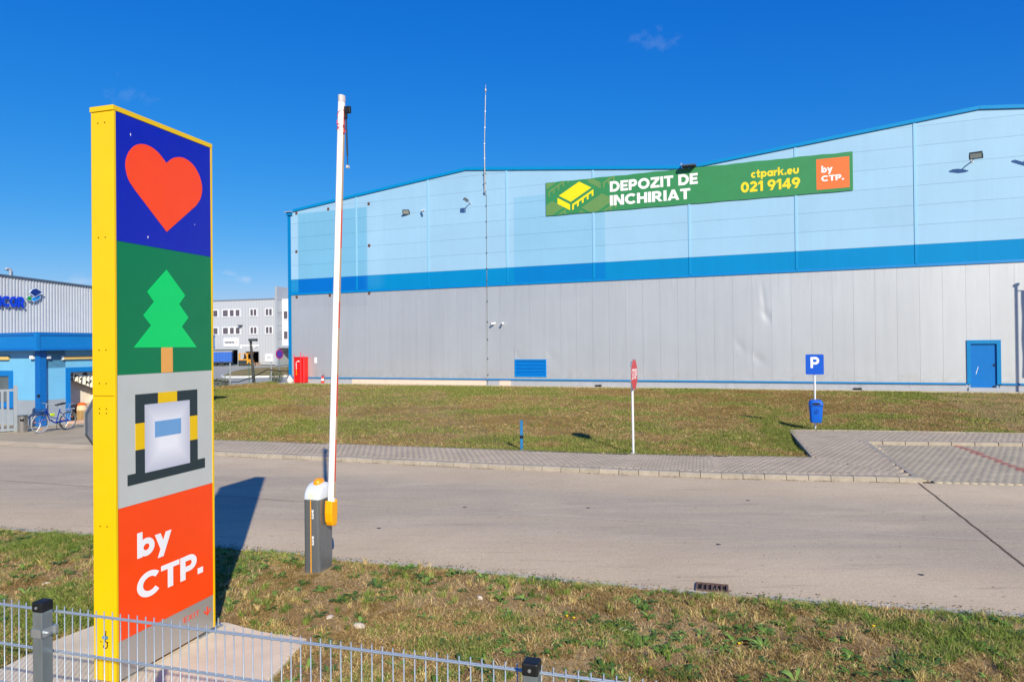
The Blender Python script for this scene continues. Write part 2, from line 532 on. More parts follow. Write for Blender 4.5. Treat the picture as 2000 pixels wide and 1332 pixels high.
def road_mat():
    m, nt, bs = new_mat('road_concrete')
    v = pos_vec(nt)
    g = nt.nodes.new('ShaderNodeNewGeometry')
    ang = 0.285
    along = pos_vec(nt, (0.10, 1.0, 1.0), ang)         # stretched along the driving direction
    base = mix(nt, ramp(nt, noise(nt, v, 0.35, 5), 0.3, 0.7), lin(190, 170, 141), lin(208, 188, 158))
    # dark tyre film along the two lanes, with its own streaky edge
    sep = nt.nodes.new('ShaderNodeSeparateXYZ')
    mp = nt.nodes.new('ShaderNodeMapping')
    mp.inputs['Rotation'].default_value = (0, 0, ang)
    nt.links.new(g.outputs['Position'], mp.inputs['Vector'])
    nt.links.new(mp.outputs[0], sep.inputs[0])
    yy = math_n(nt, 'ADD', sep.outputs[1], math_n(nt, 'MULTIPLY', math_n(nt, 'SUBTRACT', noise(nt, along, 1.0, 4), 0.5), 1.3))
    lane = math_n(nt, 'ABSOLUTE', math_n(nt, 'SUBTRACT', yy, 12.1))
    film = math_n(nt, 'MULTIPLY', ramp(nt, lane, 2.9, 1.2), ramp(nt, noise(nt, along, 2.2, 5), 0.25, 0.7, 0.35, 0.9))
    c = mix(nt, math_n(nt, 'MULTIPLY', film, 0.8, True), base, lin(160, 149, 136))
    st = ramp(nt, noise(nt, along, 6.0, 6, 0.7), 0.56, 0.75)
    pale = ramp(nt, noise(nt, pos_vec(nt, (0.35, 1.0, 1.0), ang), 1.1, 6, 0.7), 0.52, 0.74)
    c = mix(nt, math_n(nt, 'MULTIPLY', pale, 0.6), c, lin(206, 188, 160))
    c = mix(nt, math_n(nt, 'MULTIPLY', st, 0.6), c, lin(140, 126, 110))
    spk = math_n(nt, 'MULTIPLY', ramp(nt, noise(nt, v, 42, 3, 0.85), 0.32, 0.68, 0.76, 1.20), ramp(nt, noise(nt, v, 13, 4, 0.8), 0.3, 0.7, 0.90, 1.08))
    cx = N(nt, 'ShaderNodeCombineXYZ')
    for i in range(3):
        nt.links.new(spk, cx.inputs[i])
    c = mix(nt, 1.0, c, cx.outputs[0], 'MULTIPLY')
    dk = ramp(nt, noise(nt, pos_vec(nt, (0.6, 1.2, 1), ang), 9.0, 2), 0.715, 0.74)
    c = mix(nt, math_n(nt, 'MULTIPLY', dk, 0.55), c, lin(88, 82, 78))
    nt.links.new(c, bs.inputs['Base Color'])
    bs.inputs['Roughness'].default_value = 0.9
    bs.inputs['Specular IOR Level'].default_value = 0.2
    add_bump(nt, bs, noise(nt, v, 90, 4, 0.7), 0.35, 0.006)
    return m

m_road = road_mat()
m_kerb = M('kerb_concrete', lin(160, 150, 135), 0.9, 0.2, 5, 0.3, 60, rand=0.07, spec=0.2)
m_pav = M('paver_concrete', lin(182, 166, 144), 0.9, 0.16, 1.3, 0.3, 70, rand=0.06, spec=0.2)
m_gap = M('joint_dirt', lin(104, 90, 74), 0.95, 0.15, 12, spec=0.1)
m_conc = M('pale_concrete', lin(212, 196, 172), 0.9, 0.14, 2.4, 0.4, 40, spec=0.2)
m_apron = M('apron_concrete', lin(190, 178, 152), 0.9, 0.10, 2.0, 0.3, 30, spec=0.2)

# ------------------------------------------------------------------ ground, road, kerb, pavement
def flat(name, pts, z, mat):
    me = bpy.data.meshes.new(name)
    me.from_pydata([(x, y, z) for x, y in pts], [], [tuple(range(len(pts)))])
    if me.polygons[0].normal.z < 0:
        me.flip_normals()
    me.update()
    return link(name, me, mat)

g = struct(flat('ground', [(-900, -900), (900, -900), (900, 900), (-900, 900)], -0.25, m_earth))
yard = struct(flat('yard_asphalt', [(-140, 27), (-24, 27), (-22.5, 46), (-20.4, 57), (-14, 62), (-4, 140), (-140, 175)], -0.12, m_yard))

# road as a ruled sheet between its two edges
def ruled(name, A, B, n, mat, z=0.0):
    xs = np.linspace(-60, 40, n)
    V, F = [], []
    for x in xs:
        V += [(x, interp_line(A, x), z), (x, interp_line(B, x), z)]
    for i in range(n - 1):
        F.append((2 * i, 2 * i + 2, 2 * i + 3, 2 * i + 1))
    me = bpy.data.meshes.new(name)
    me.from_pydata(V, [], F)
    me.update()
    return link(name, me, mat)

road = struct(ruled('road', NEAR, FAR, 200, m_road))

def strip(name, pts, w, z, mat, parent, thick=0.0):
    P = np.array(pts, float)
    V, F = [], []
    for i in range(len(P)):
        t = P[min(i + 1, len(P) - 1)] - P[max(i - 1, 0)]
        t /= np.linalg.norm(t)
        nn = np.array([-t[1], t[0]]) * w / 2
        V += [(*(P[i] - nn), z), (*(P[i] + nn), z)]
    F = [(2 * i, 2 * i + 2, 2 * i + 3, 2 * i + 1) for i in range(len(P) - 1)]
    me = bpy.data.meshes.new(name)
    me.from_pydata(V, [], F)
    me.update()
    return link(name, me, mat, parent)

def jitter_line(a, b, n, amp):
    return [(a[0] + (b[0] - a[0]) * t + random.uniform(-amp, amp), a[1] + (b[1] - a[1]) * t + random.uniform(-amp, amp)) for t in np.linspace(0, 1, n)]

strip('expansion_joint', jitter_line((8.46, 14.34), (6.1, 7.25), 60, 0.006), 0.035, 0.004, m_gap, road)
m_joint = M('filled_joint', lin(196, 186, 172), 0.9, 0.2, 9, spec=0.2)
strip('filled_joint', jitter_line((-3.4, 12.98), (11, 9.1), 70, 0.006), 0.03, 0.004, m_joint, road)
m_seam = M('dark_seam', lin(126, 118, 110), 0.9, 0.2, 9, spec=0.2)
strip('dark_seam', jitter_line((-30, 21.6), (-3.5, 13.0), 60, 0.008), 0.02, 0.004, m_seam, road)
# pale edge strip along the near side
near_edge = [(x, float(interp_line(NEAR, x)) + 0.05) for x in np.linspace(-20, 20, 120)]
strip('edge_strip', near_edge, 0.14, 0.005, M('edge_concrete', lin(186, 178, 164), 0.9, 0.16, 4, 0.3, 50, spec=0.2), road)

# small dark core-hole caps on the slab
for k, (x, y) in enumerate([(1.35, 12.45), (5.15, 8.7), (3.0, 10.1), (-0.9, 12.6), (4.4, 12.9), (-2.2, 11.2)]):
    part('tar_spot', MB().xy([(x + 0.036 * math.cos(a) * (1 + 0.3 * math.sin(3 * a + k)), y + 0.035 * math.sin(a)) for a in np.linspace(0, 6.28, 10)[:-1]], 0.0015, 0.004), M('tar', lin(70, 68, 72), 0.7, 0.1), road)

# drain inlet at the near edge
dr = thing('drain_inlet', 'rusty slotted drain inlet at the near edge of the concrete road', 'drain', (2.38, 8.28, 0.0), -0.29)
m_rust = M('rusty_iron', lin(108, 84, 74), 0.8, 0.25, 20, 0.4, 80, metal=0.2)
part('pit', MB().box(-0.17, 0.17, -0.1, 0.12, 0.002, 0.006), M('pit_black', lin(22, 18, 17), 0.9, 0.1), dr)
part('frame', MB().box(-0.19, -0.165, -0.125, 0.145, 0.003, 0.022).box(0.165, 0.19, -0.125, 0.145, 0.003, 0.022).box(-0.165, 0.165, 0.12, 0.145, 0.003, 0.022).box(-0.165, 0.165, -0.125, -0.1, 0.003, 0.022), m_rust, dr)
for i in range(5):
    x = -0.11 + i * 0.055
    part('bar', MB().box(x - 0.011, x + 0.011, -0.1, 0.12, 0.007, 0.019), m_rust, dr)

# pavement behind the far kerb
def band_sheet(name, A, B, za, zb, mat):
    n = 80
    V, F = [], []
    for t in np.linspace(0, 1, n):
        la = sum(np.linalg.norm(np.diff(np.array(A), axis=0), axis=1))
        lb = sum(np.linalg.norm(np.diff(np.array(B), axis=0), axis=1))
        a, _ = at_len(A, t * la)
        b, _ = at_len(B, t * lb)
        V += [(a[0], a[1], za), (b[0], b[1], zb)]
    F = [(2 * i, 2 * i + 2, 2 * i + 3, 2 * i + 1) for i in range(n - 1)]
    me = bpy.data.meshes.new(name)
    me.from_pydata(V, [], F)
    me.update()
    return link(name, me, mat)

KERB = [p for p in FAR if -12.5 <= p[0] <= 8.45]
KERB = [(-12.2, 20.22)] + [p for p in FAR if -9 <= p[0] <= 8.45]
side_front = [(-12.2, 20.5)] + [(x + 0.07, y + 0.26) for x, y in KERB[1:]]
side_back = [(-12.2, 22.3)] + BACK[2:] 
sidewalk = struct(band_sheet('sidewalk', side_front, side_back + [(8.9, 16.0)], 0.085, 0.085, m_gap))
lk = sum(np.linalg.norm(np.diff(np.array(KERB), axis=0), axis=1))
KL = 0.45
kme = MB().prism([(-KL / 2 + 0.006, 0.0, -0.05), (-KL / 2 + 0.006, 0.02, 0.075), (-KL / 2 + 0.006, 0.055, 0.102), (-KL / 2 + 0.006, 0.26, 0.106), (-KL / 2 + 0.006, 0.26, -0.05)],
                 [(KL / 2 - 0.006, 0.0, -0.05), (KL / 2 - 0.006, 0.02, 0.075), (KL / 2 - 0.006, 0.055, 0.102), (KL / 2 - 0.006, 0.26, 0.106), (KL / 2 - 0.006, 0.26, -0.05)]).mesh('kerb_stone')
kme.materials.append(m_kerb)
u = KL / 2
while u < lk:
    p, t = at_len(KERB, u)
    o = link('kerb_stone', kme, None, sidewalk, loc=(p[0], p[1], random.uniform(-0.004, 0.004)), rotz=math.atan2(t[1], t[0]) + random.uniform(-0.006, 0.006))
    u += KL

def paver_rows(A, length, vmin, vmax, pu, pv, inside, z, jit=0.0022, gu=0.013, gv=0.006):
    """list of (centre, angle) of staggered pavers along line A"""
    out = []
    nr = int((vmax - vmin) / pv)
    for j in range(nr):
        vv = vmin + (j + 0.5) * pv
        uu = (j % 2) * pu / 2
        while uu < length:
            p, t = at_len(A, uu)
            nn = np.array([-t[1], t[0]])
            c = p + nn * vv
            if inside(c[0], c[1]):
                out.append((c[0], c[1], math.atan2(t[1], t[0])))
            uu += pu
    return out

def in_poly(poly):
    P = np.array(poly)
    def f(x, y):
        c = False
        j = len(P) - 1
        for i in range(len(P)):
            if (P[i, 1] > y) != (P[j, 1] > y) and x < (P[j, 0] - P[i, 0]) * (y - P[i, 1]) / (P[j, 1] - P[i, 1]) + P[i, 0]:
                c = not c
            j = i
        return c
    return f

def paver_unit(pu, pv, gu, gv, h=0.03):
    a, b = (pu - gu) / 2, (pv - gv) / 2
    c = 0.0008
    bot = [(-a, -b), (a, -b), (a, b), (-a, b)]
    top = [(-a + c, -b + c), (a - c, -b + c), (a - c, b - c), (-a + c, b - c)]
    V = np.array([(x, y, -h) for x, y in bot] + [(x, y, -c) for x, y in bot] + [(x, y, 0) for x, y in top])
    F = []
    for k in (0, 4):
        F += [(k + i, k + (i + 1) % 4, k + 4 + (i + 1) % 4, k + 4 + i) for i in range(4)]
    F += [(8, 9, 10, 11)]
    return V, np.array(F)

def paver_mesh(name, spots, zf, pu, pv, mat):
    V0, F0 = paver_unit(pu, pv, 0.009, 0.003)
    VV, FF = [], []
    for k, (x, y, a) in enumerate(spots):
        ca, sa = math.cos(a), math.sin(a)
        W = np.empty_like(V0)
        W[:, 0] = V0[:, 0] * ca - V0[:, 1] * sa + x
        W[:, 1] = V0[:, 0] * sa + V0[:, 1] * ca + y
        W[:, 2] = V0[:, 2] + zf(x, y) + random.uniform(-0.0012, 0.0012)
        VV.append(W)
        FF.append(F0 + k * 12)
    return np_mesh(name, np.vstack(VV), np.vstack(FF), mat)

PU, PV = 0.165, 0.16
side_poly = side_front + [(8.9, 16.0)] + list(reversed(side_back))
sp = paver_rows(KERB, lk, 0.26, 2.9, PU, PV, in_poly([(-12, 20.6)] + side_front[1:] + [(8.45, 14.7), (7.5, 16.98)] + list(reversed(side_back))), 0)
stuff(link('paver_field', paver_mesh('paver_field', sp, lambda x, y: 0.11, PU, PV, m_pav), None, sidewalk))
strip('edging', [(x, y + 0.03) for x, y in side_back[1:]], 0.06, 0.118, m_kerb, sidewalk)

# raised paved corner and parking bay on the right
PLAT = [(7.45, 17.03), (9.05, 22.4), (11.46, 21.98), (15.56, 20.95), (34, 16.3), (34, 14.6), (14.35, 19.12), (10.25, 19.85), (9.95, 18.85), (9.12, 16.45), (8.42, 14.62)]
BAY = [(8.5, 14.5), (9.2, 16.45), (10.0, 18.8), (10.3, 19.75), (14.35, 19.0), (34, 14.4), (34, 9.45), (20, 12.15), (10.4, 14.02)]
plat = struct(flat('paved_corner', PLAT, 0.075, m_gap))
bay = struct(flat('parking_bay', BAY, -0.012, m_gap))
m_bay = M('bay_paver_concrete', lin(174, 162, 140), 0.9, 0.18, 1.1, 0.3, 70, rand=0.06, spec=0.2)
LINE = [(7.0, 14.6), (40, 8.4)]
pp = paver_rows(LINE, 16, 0, 9, PU, PV, in_poly(PLAT), 0)
stuff(link('paver_field', paver_mesh('paver_field', pp, lambda x, y: 0.1, PU, PV, m_pav), None, plat))
bp = paver_rows(LINE, 16, -2, 7, PU, PV, in_poly(BAY), 0)
# one row of red pavers marks the edge of a parking space
RA, RB = np.array([12.5, 19.3]), np.array([11.15, 14.0])
rdv = (RB - RA) / np.linalg.norm(RB - RA)
def red_dist(x, y):
    d = np.array([x, y]) - RA
    return abs(d[0] * rdv[1] - d[1] * rdv[0])
m_redp = M('red_paver', lin(166, 112, 98), 0.9, 0.15, 5, 0.3, 70, rand=0.08, spec=0.2)
redp = [s for s in bp if red_dist(s[0], s[1]) < 0.085]
rest = [s for s in bp if red_dist(s[0], s[1]) >= 0.085]
def px_of(s):
    return s[0] / s[1]
vis = sorted([s for s in rest if px_of(s) < 0.75], key=lambda s: s[1])
single, rest2 = vis[:265], vis[265:] + [s for s in rest if px_of(s) >= 0.75]
V0, F0 = paver_unit(PU, PV, 0.009, 0.003)
me_p = np_mesh('paver', V0, F0, m_bay)
me_r = np_mesh('red_paver', V0, F0, m_redp)
for s in single:
    link('paver', me_p, None, bay, loc=(s[0], s[1], 0.016 + random.uniform(-0.0012, 0.0012)), rotz=s[2])
for s in redp:
    link('red_paver', me_r, None, bay, loc=(s[0], s[1], 0.017), rotz=s[2])
stuff(link('paver_field', paver_mesh('paver_field', rest2, lambda x, y: 0.016, PU, PV, m_bay), None, bay))
# kerb stones at the back of the bay, flush edging beside it
pk, _ = resample([(9.98, 19.72), (14.35, 18.98), (20, 17.7)], 0.6)
kb = MB().box(-0.294, 0.294, 0, 0.2, -0.05, 0.112).mesh('bay_kerb_stone')
kb.materials.append(m_kerb)
for i in range(len(pk) - 1):
    t = pk[i + 1] - pk[i]
    c = (pk[i] + pk[i + 1]) / 2
    link('kerb_stone', kb, None, bay, loc=(c[0], c[1], random.uniform(-0.003, 0.003)), rotz=math.atan2(t[1], t[0]), bevel=0.015)
for k in range(11):
    a = np.array([10.12, 19.7]) + (np.array([8.5, 14.42]) - np.array([10.12, 19.7])) * k / 11
    b = np.array([10.12, 19.7]) + (np.array([8.5, 14.42]) - np.array([10.12, 19.7])) * (k + 1) / 11
    t = (b - a)
    L = np.linalg.norm(t)
    part('edging_stone', MB().box(-L / 2 + 0.005, L / 2 - 0.005, -0.07, 0.07, -0.05, 0.104), m_kerb, plat, loc=(*((a + b) / 2), 0), rotz=math.atan2(t[1], t[0]), bevel=0.01)
for (a, b, n) in (((7.42, 16.98), (9.03, 22.42), 6), ((9.03, 22.42), (11.46, 22.02), 3), ((11.46, 22.02), (15.56, 20.98), 4), ((15.56, 20.98), (20, 19.85), 4)):
    a, b = np.array(a), np.array(b)
    for k in range(n):
        q, r2 = a + (b - a) * k / n, a + (b - a) * (k + 1) / n
        t = r2 - q
        L = np.linalg.norm(t)
        part('edging_stone', MB().box(-L / 2 + 0.004, L / 2 - 0.004, -0.03, 0.03, -0.15, 0.13), m_kerb, plat, loc=(*((q + r2) / 2), 0), rotz=math.atan2(t[1], t[0]))

# concrete pavement in front of the gatehouse on the left
fore = struct(flat('forecourt', [(-60, 37.0), (-30, 26.6), (-15.6, 21.75), (-12.2, 20.6), (-12.2, 22.5), (-13.5, 22.7), (-15.2, 27.5), (-14.6, 36), (-20, 40), (-60, 52)], 0.07, M('forecourt_concrete', lin(172, 158, 134), 0.9, 0.18, 0.9, 0.3, 50, spec=0.2)))
fk = MB()
kr = band_sheet('kerb_ramp', [(-60, 36.2), (-30, 26.0), (-15.7, 21.3), (-12.2, 20.22)], [(-60, 37.0), (-30, 26.6), (-15.6, 21.75), (-12.2, 20.6)], 0.004, 0.072, M('ramp_concrete', lin(184, 168, 142), 0.9, 0.2, 2.0, 0.3, 50, spec=0.2))
kr.parent = fore

# dry litter and grit swept against the kerb and along the near edge
n_ = 5200
u_k = rng.uniform(0, lk, n_)
pp_ = np.array([at_len(KERB, q)[0] for q in u_k])
pp_[:, 1] -= np.abs(rng.normal(0, 0.05, n_)) + 0.012
keep_ = vnoise(pp_[:, 0], pp_[:, 1], 0.35, 5) + rng.uniform(-0.2, 0.2, n_) > 0.55
pa = pp_[keep_]
xe = rng.uniform(-9, 6, 2600)
pb = np.c_[xe, interp_line(NEAR, xe) + np.abs(rng.normal(0, 0.10, 2600)) + 0.02]
xs_ = rng.uniform(-10, 10, 1500)
pc = np.c_[xs_, interp_line(NEAR, xs_) + rng.uniform(0, 1, 1500) * (interp_line(FAR, xs_) - interp_line(NEAR, xs_))]
pq = np.vstack([pa, pb, pc])
n_ = len(pq)
rr_ = rng.uniform(0.004, 0.016, n_)
rr_[len(pa) + len(pb):] *= 0.8
oc_ = np.array([(1, 0, 0.15), (0, 1, 0.1), (-1, 0, 0.15), (0, -1, 0.1), (0, 0, 0.5)])
an_ = rng.uniform(0, 6.28, n_)
st_ = rng.uniform(0.35, 1.0, n_)
lx = oc_[None, :, 0] * rr_[:, None]
ly = oc_[None, :, 1] * (rr_ * st_)[:, None]
V = np.stack([pq[:, 0:1] + lx * np.cos(an_)[:, None] - ly * np.sin(an_)[:, None], pq[:, 1:2] + lx * np.sin(an_)[:, None] + ly * np.cos(an_)[:, None], 0.006 + oc_[None, :, 2] * rr_[:, None] + 0 * lx], -1)
F = (np.arange(n_)[:, None, None] * 5 + np.array([(0, 1, 4), (1, 2, 4), (2, 3, 4), (3, 0, 4)])[None]).reshape(-1, 3)
lit_c = np.array([lin(120, 96, 64), lin(96, 80, 58), lin(150, 128, 92), lin(84, 78, 70), lin(190, 178, 158)])[rng.integers(0, 5, n_)]
def col_mat(name, rough=0.8):
    m, nt, bs = new_mat(name)
    at = nt.nodes.new('ShaderNodeVertexColor')
    at.layer_name = 'Col'
    nt.links.new(at.outputs[0], bs.inputs['Base Color'])
    bs.inputs['Roughness'].default_value = rough
    bs.inputs['Specular IOR Level'].default_value = 0.15
    return m
o = stuff(link('road_litter', np_mesh('road_litter', V.reshape(-1, 3), F, col_mat('litter'), np.repeat(lit_c, 5, axis=0))))
tag(o, 'grit and dry leaf crumbs lying along the road edges', 'litter')

# ------------------------------------------------------------------ lawn
def lerp(a, b, t):
    return a + (b - a) * t
NL = [(-13.5, 22.72), (-9.37, 21.45), (-5.5, 20.38), (-0.03, 18.72), (2.64, 17.92), (5.16, 17.42), (7.41, 17.05), (8.2, 19.6), (9.02, 22.46), (11.46, 22.05), (15.56, 21.0), (34, 16.4)]
FL = [(-21.2, 47.6), (-19.6, 55.4)] + [wall_pt(s, 1.0)[:2] for s in (-6.5, 7, 13, 19, 23.5, 25.5, 28, 31, 36, 56)]
NT, NVV = 260, 90
Pn, Pf = np.array(NL), np.array(FL)
ti = np.linspace(0, len(NL) - 1, NT)
near_p = np.stack([np.interp(ti, range(len(NL)), Pn[:, i]) for i in (0, 1)], 1)
far_p = np.stack([np.interp(ti, range(len(FL)), Pf[:, i]) for i in (0, 1)], 1)
def lawn_z(x, y, v):
    edge = np.minimum(1, np.minimum(v, 1 - v) * 8)
    z = lerp(0.07, 0.27, v ** 0.8) + (fbm(x, y, 4.0, 3) - 0.5) * 0.08 * edge + (fbm(x, y, 0.8, 5) - 0.5) * 0.06 * edge + (fbm(x, y, 0.3, 7) - 0.5) * 0.045 * edge
    dip = np.exp(-(((x - 7.8) / 1.3) ** 2 + ((y - 19.8) / 2.2) ** 2))
    return z - 0.13 * dip
vv = np.linspace(0, 1, NVV) ** 1.3
gx = near_p[:, None, 0] + (far_p - near_p)[:, None, 0] * vv[None, :]
gy = near_p[:, None, 1] + (far_p - near_p)[:, None, 1] * vv[None, :]
gz = lawn_z(gx, gy, np.broadcast_to(vv, gx.shape))
V = np.stack([gx, gy, gz], -1).reshape(-1, 3)
ii, jj = np.meshgrid(np.arange(NT - 1), np.arange(NVV - 1), indexing='ij')
a = (ii * NVV + jj).ravel()
F = np.stack([a, a + NVV, a + NVV + 1, a + 1], 1)
me = np_mesh('lawn', V, F, m_lawn)
struct(link('lawn', me, None, smooth=True))

def col_mat(name, rough=0.8):
    m, nt, bs = new_mat(name)
    at = nt.nodes.new('ShaderNodeVertexColor')
    at.layer_name = 'Col'
    nt.links.new(at.outputs[0], bs.inputs['Base Color'])
    bs.inputs['Roughness'].default_value = rough
    bs.inputs['Specular IOR Level'].default_value = 0.15
    return m
m_blade = col_mat('grass_blade')

def blades(name, P, h, w, cols, bend=0.6):
    n = len(P)
    ang = rng.uniform(0, 2 * np.pi, n)
    la = rng.uniform(0, 2 * np.pi, n)
    lean = h * rng.uniform(0.1, 1.0, n) * bend
    d = np.stack([np.cos(ang), np.sin(ang), np.zeros(n)], 1) * (w / 2)[:, None]
    l = np.stack([np.cos(la), np.sin(la), np.zeros(n)], 1)
    up_ = np.array([0, 0, 1.0])
    mid = P + l * (lean * 0.35)[:, None] + up_ * (h * 0.6)[:, None]
    tip = P + l * lean[:, None] + up_ * h[:, None]
    V = np.stack([P - d, P + d, mid + d * 0.7, mid - d * 0.7, tip], 1).reshape(-1, 3)
    b = np.arange(n) * 5
    F = np.concatenate([np.stack([b, b + 1, b + 2], 1), np.stack([b, b + 2, b + 3], 1), np.stack([b + 3, b + 2, b + 4], 1)])
    C = np.repeat(cols, 5, axis=0)
    return np_mesh(name, V, F, m_blade, C)

def pick(cols, n):
    c = np.array(cols)[rng.integers(0, len(cols), n)]
    return c * rng.uniform(0.75, 1.25, (n, 1))

GREEN = [lin(108, 118, 52), lin(124, 130, 62), lin(92, 106, 46), lin(138, 142, 76)]
STRAW = [lin(190, 164, 112), lin(170, 142, 92), lin(205, 182, 132), lin(150, 122, 80)]
BROWN = [lin(130, 108, 66), lin(150, 122, 78), lin(114, 98, 58)]

def lawn_points(n):
    t = rng.uniform(0, len(NL) - 1.001, n)
    v = rng.uniform(0, 1, n) ** 1.25
    a = np.stack([np.interp(t, range(len(NL)), Pn[:, i]) for i in (0, 1)], 1)
    b = np.stack([np.interp(t, range(len(FL)), Pf[:, i]) for i in (0, 1)], 1)
    q = a + (b - a) * v[:, None]
    keep = (q[:, 0] / q[:, 1] < 0.8)
    q, v = q[keep], v[keep]
    return np.c_[q, lawn_z(q[:, 0], q[:, 1], v)], v
P, v = lawn_points(520000)
gn = fbm(P[:, 0], P[:, 1], 5.0, 21) * 0.65 + fbm(P[:, 0], P[:, 1], 1.1, 31) * 0.35
gn = (gn - 0.5) * 1.7 + 0.5 + 0.16 * np.exp(-v / 0.035) + 0.10 * np.exp(-(1 - v) / 0.1)
r_ = rng.uniform(-0.12, 0.12, len(P))
isg = gn + r_ > 0.60
isb = gn + r_ < 0.47
cols = pick(STRAW, len(P)) * rng.uniform(0.55, 1.05, (len(P), 1))
gc = pick(GREEN, len(P))
bc = pick(BROWN, len(P))
cols[isg] = gc[isg]
cols[isb] = bc[isb]
far = 1 + np.clip((P[:, 1] - 20) / 20, 0, 1.4)
h = rng.uniform(0.02, 0.06, len(P)) * (0.8 + 0.6 * isg) * (1 + 0.7 * np.exp(-v / 0.01))
P[:, :2] += rng.normal(0, 0.05, (len(P), 2)) * np.exp(-v / 0.01)[:, None]
o = stuff(link('lawn_grass', blades('lawn_grass', P, h, rng.uniform(0.008, 0.018, len(P)) * far, cols, 1.0)))
tag(o, 'short cropped half-dry grass covering the lawn before the warehouse', 'grass')
Q, v = lawn_points(16000)
tg = fbm(Q[:, 0], Q[:, 1], 3.0, 23) + rng.uniform(-0.25, 0.25, len(Q)) + 0.15 * np.exp(-v / 0.02)
kk = np.argsort(-tg)[:5200]
Q = Q[kk]
nb = 13
P = np.repeat(Q, nb, axis=0)
P[:, :2] += rng.normal(0, 0.035, (len(P), 2))
tcol = np.repeat(pick(GREEN + [lin(150, 136, 84), lin(172, 150, 100), lin(140, 116, 72), lin(190, 168, 120), lin(128, 112, 66)], len(Q)), nb, axis=0) * rng.uniform(0.7, 1.2, (len(P), 1))
hh_ = np.repeat(rng.uniform(0.04, 0.10, len(Q)), nb) * rng.uniform(0.6, 1.1, len(P))
o = stuff(link('lawn_tufts', blades('lawn_tufts', P, hh_, rng.uniform(0.008, 0.018, len(P)), tcol, 0.9)))
tag(o, 'taller scattered tufts standing out of the cropped lawn', 'grass')

# ------------------------------------------------------------------ near verge
XS = np.linspace(-16, 14, 260)
VS = np.r_[np.linspace(0, 0.1, 14)[:-1], np.linspace(0.1, 1, 110)]
ye = interp_line(NEAR, XS)
SLAB = [(-2.08, 6.88), (-2.6, 7.06), (-3.05, 7.3), (-3.7, 7.42), (-4.35, 7.48), (-4.62, 6.9), (-4.75, 6.1), (-4.66, 5.3), (-4.5, 4.7), (-3.4, 4.5), (-2.45, 4.45), (-2.22, 5.2), (-2.16, 6.1)]
def verge_z(x, y):
    e = np.clip((interp_line(NEAR, x) - y) / 0.35, 0, 1)
    z = -0.01 + 0.05 * e + (fbm(x, y, 1.6, 41) - 0.45) * 0.10 * e + (fbm(x, y, 0.35, 43) - 0.5) * 0.06 * e
    lump = np.clip((x + 0.5) / 3.0, 0, 1)
    z = z + lump * e * (fbm(x, y, 0.22, 47) - 0.5) * 0.05
    f = np.exp(-(((x + 3.35) / 1.45) ** 4 + ((y - 6.0) / 1.5) ** 4))
    return z * (1 - f) + 0.0 * f
gx = np.broadcast_to(XS[:, None], (len(XS), len(VS)))
gy = ye[:, None] + (-4.0 - ye)[:, None] * VS[None, :]
gz = verge_z(gx, gy)
V = np.stack([gx, gy, gz], -1).reshape(-1, 3)
ii, jj = np.meshgrid(np.arange(len(XS) - 1), np.arange(len(VS) - 1), indexing='ij')
a = (ii * len(VS) + jj).ravel()
F = np.stack([a, a + 1, a + len(VS) + 1, a + len(VS)], 1)
struct(link('verge', np_mesh('verge', V, F, m_dirt), None, smooth=True))

def in_poly_np(poly, x, y):
    c = np.zeros(len(x), bool)
    j = len(poly) - 1
    for i in range(len(poly)):
        (xi, yi), (xj, yj) = poly[i], poly[j]
        c ^= ((yi > y) != (yj > y)) & (x < (xj - xi) * (y - yi) / (yj - yi + 1e-12) + xi)
        j = i
    return c
BAR_C = np.array([-2.575, 9.05])
def verge_pts(n, xlo=-10.2, xhi=8.2, ylo=4.6):
    x = rng.uniform(xlo, xhi, n)
    y = ylo + (12.3 - ylo) * rng.uniform(0, 1, n)
    k = (y < interp_line(NEAR, x) - 0.02) & (np.abs(x / np.maximum(y, .1)) < 1.15)
    x, y = x[k], y[k]
    k = ~in_poly_np(SLAB, x, y)
    k &= ~((np.abs(x - BAR_C[0]) < 0.22) & (np.abs(y - BAR_C[1]) < 0.25))
    x, y = x[k], y[k]
    return np.c_[x, y, verge_z(x, y) - 0.004]

P = verge_pts(1050000)
x, y = P[:, 0], P[:, 1]
gn = fbm(x, y, 1.3, 61) * 0.6 + fbm(x, y, 0.35, 63) * 0.4
edge = np.exp(-(interp_line(NEAR, x) - y) / 0.5)
gn = gn + 0.07 * edge + 0.05 * (x < -4.2)
bare = fbm(x, y, 1.0, 71) + 0.06 * np.clip((x + 0.5) / 2, 0, 1) * (y < 6.6)
u_ = rng.uniform(0, 1, len(P))
keep = (bare < 0.55) | (u_ < 0.22)
P, gn = P[keep], gn[keep]
r_ = rng.uniform(-0.1, 0.1, len(P))
isg = gn + r_ > 0.575
cols = pick(STRAW, len(P)) * 0.97
gc = pick([lin(104, 124, 50), lin(122, 138, 62), lin(86, 108, 44), lin(138, 146, 76)], len(P))
bc = pick(BROWN, len(P))
isb = (gn + r_ < 0.44)
cols[isg] = gc[isg]
cols[isb] = bc[isb]
h = np.where(isg, rng.uniform(0.02, 0.085, len(P)), rng.uniform(0.012, 0.055, len(P)))
o = stuff(link('verge_grass', blades('verge_grass', P, h, rng.uniform(0.003, 0.010, len(P)), cols, 2.0)))
tag(o, 'patchy dry and green grass on the bare verge behind the fence', 'grass')

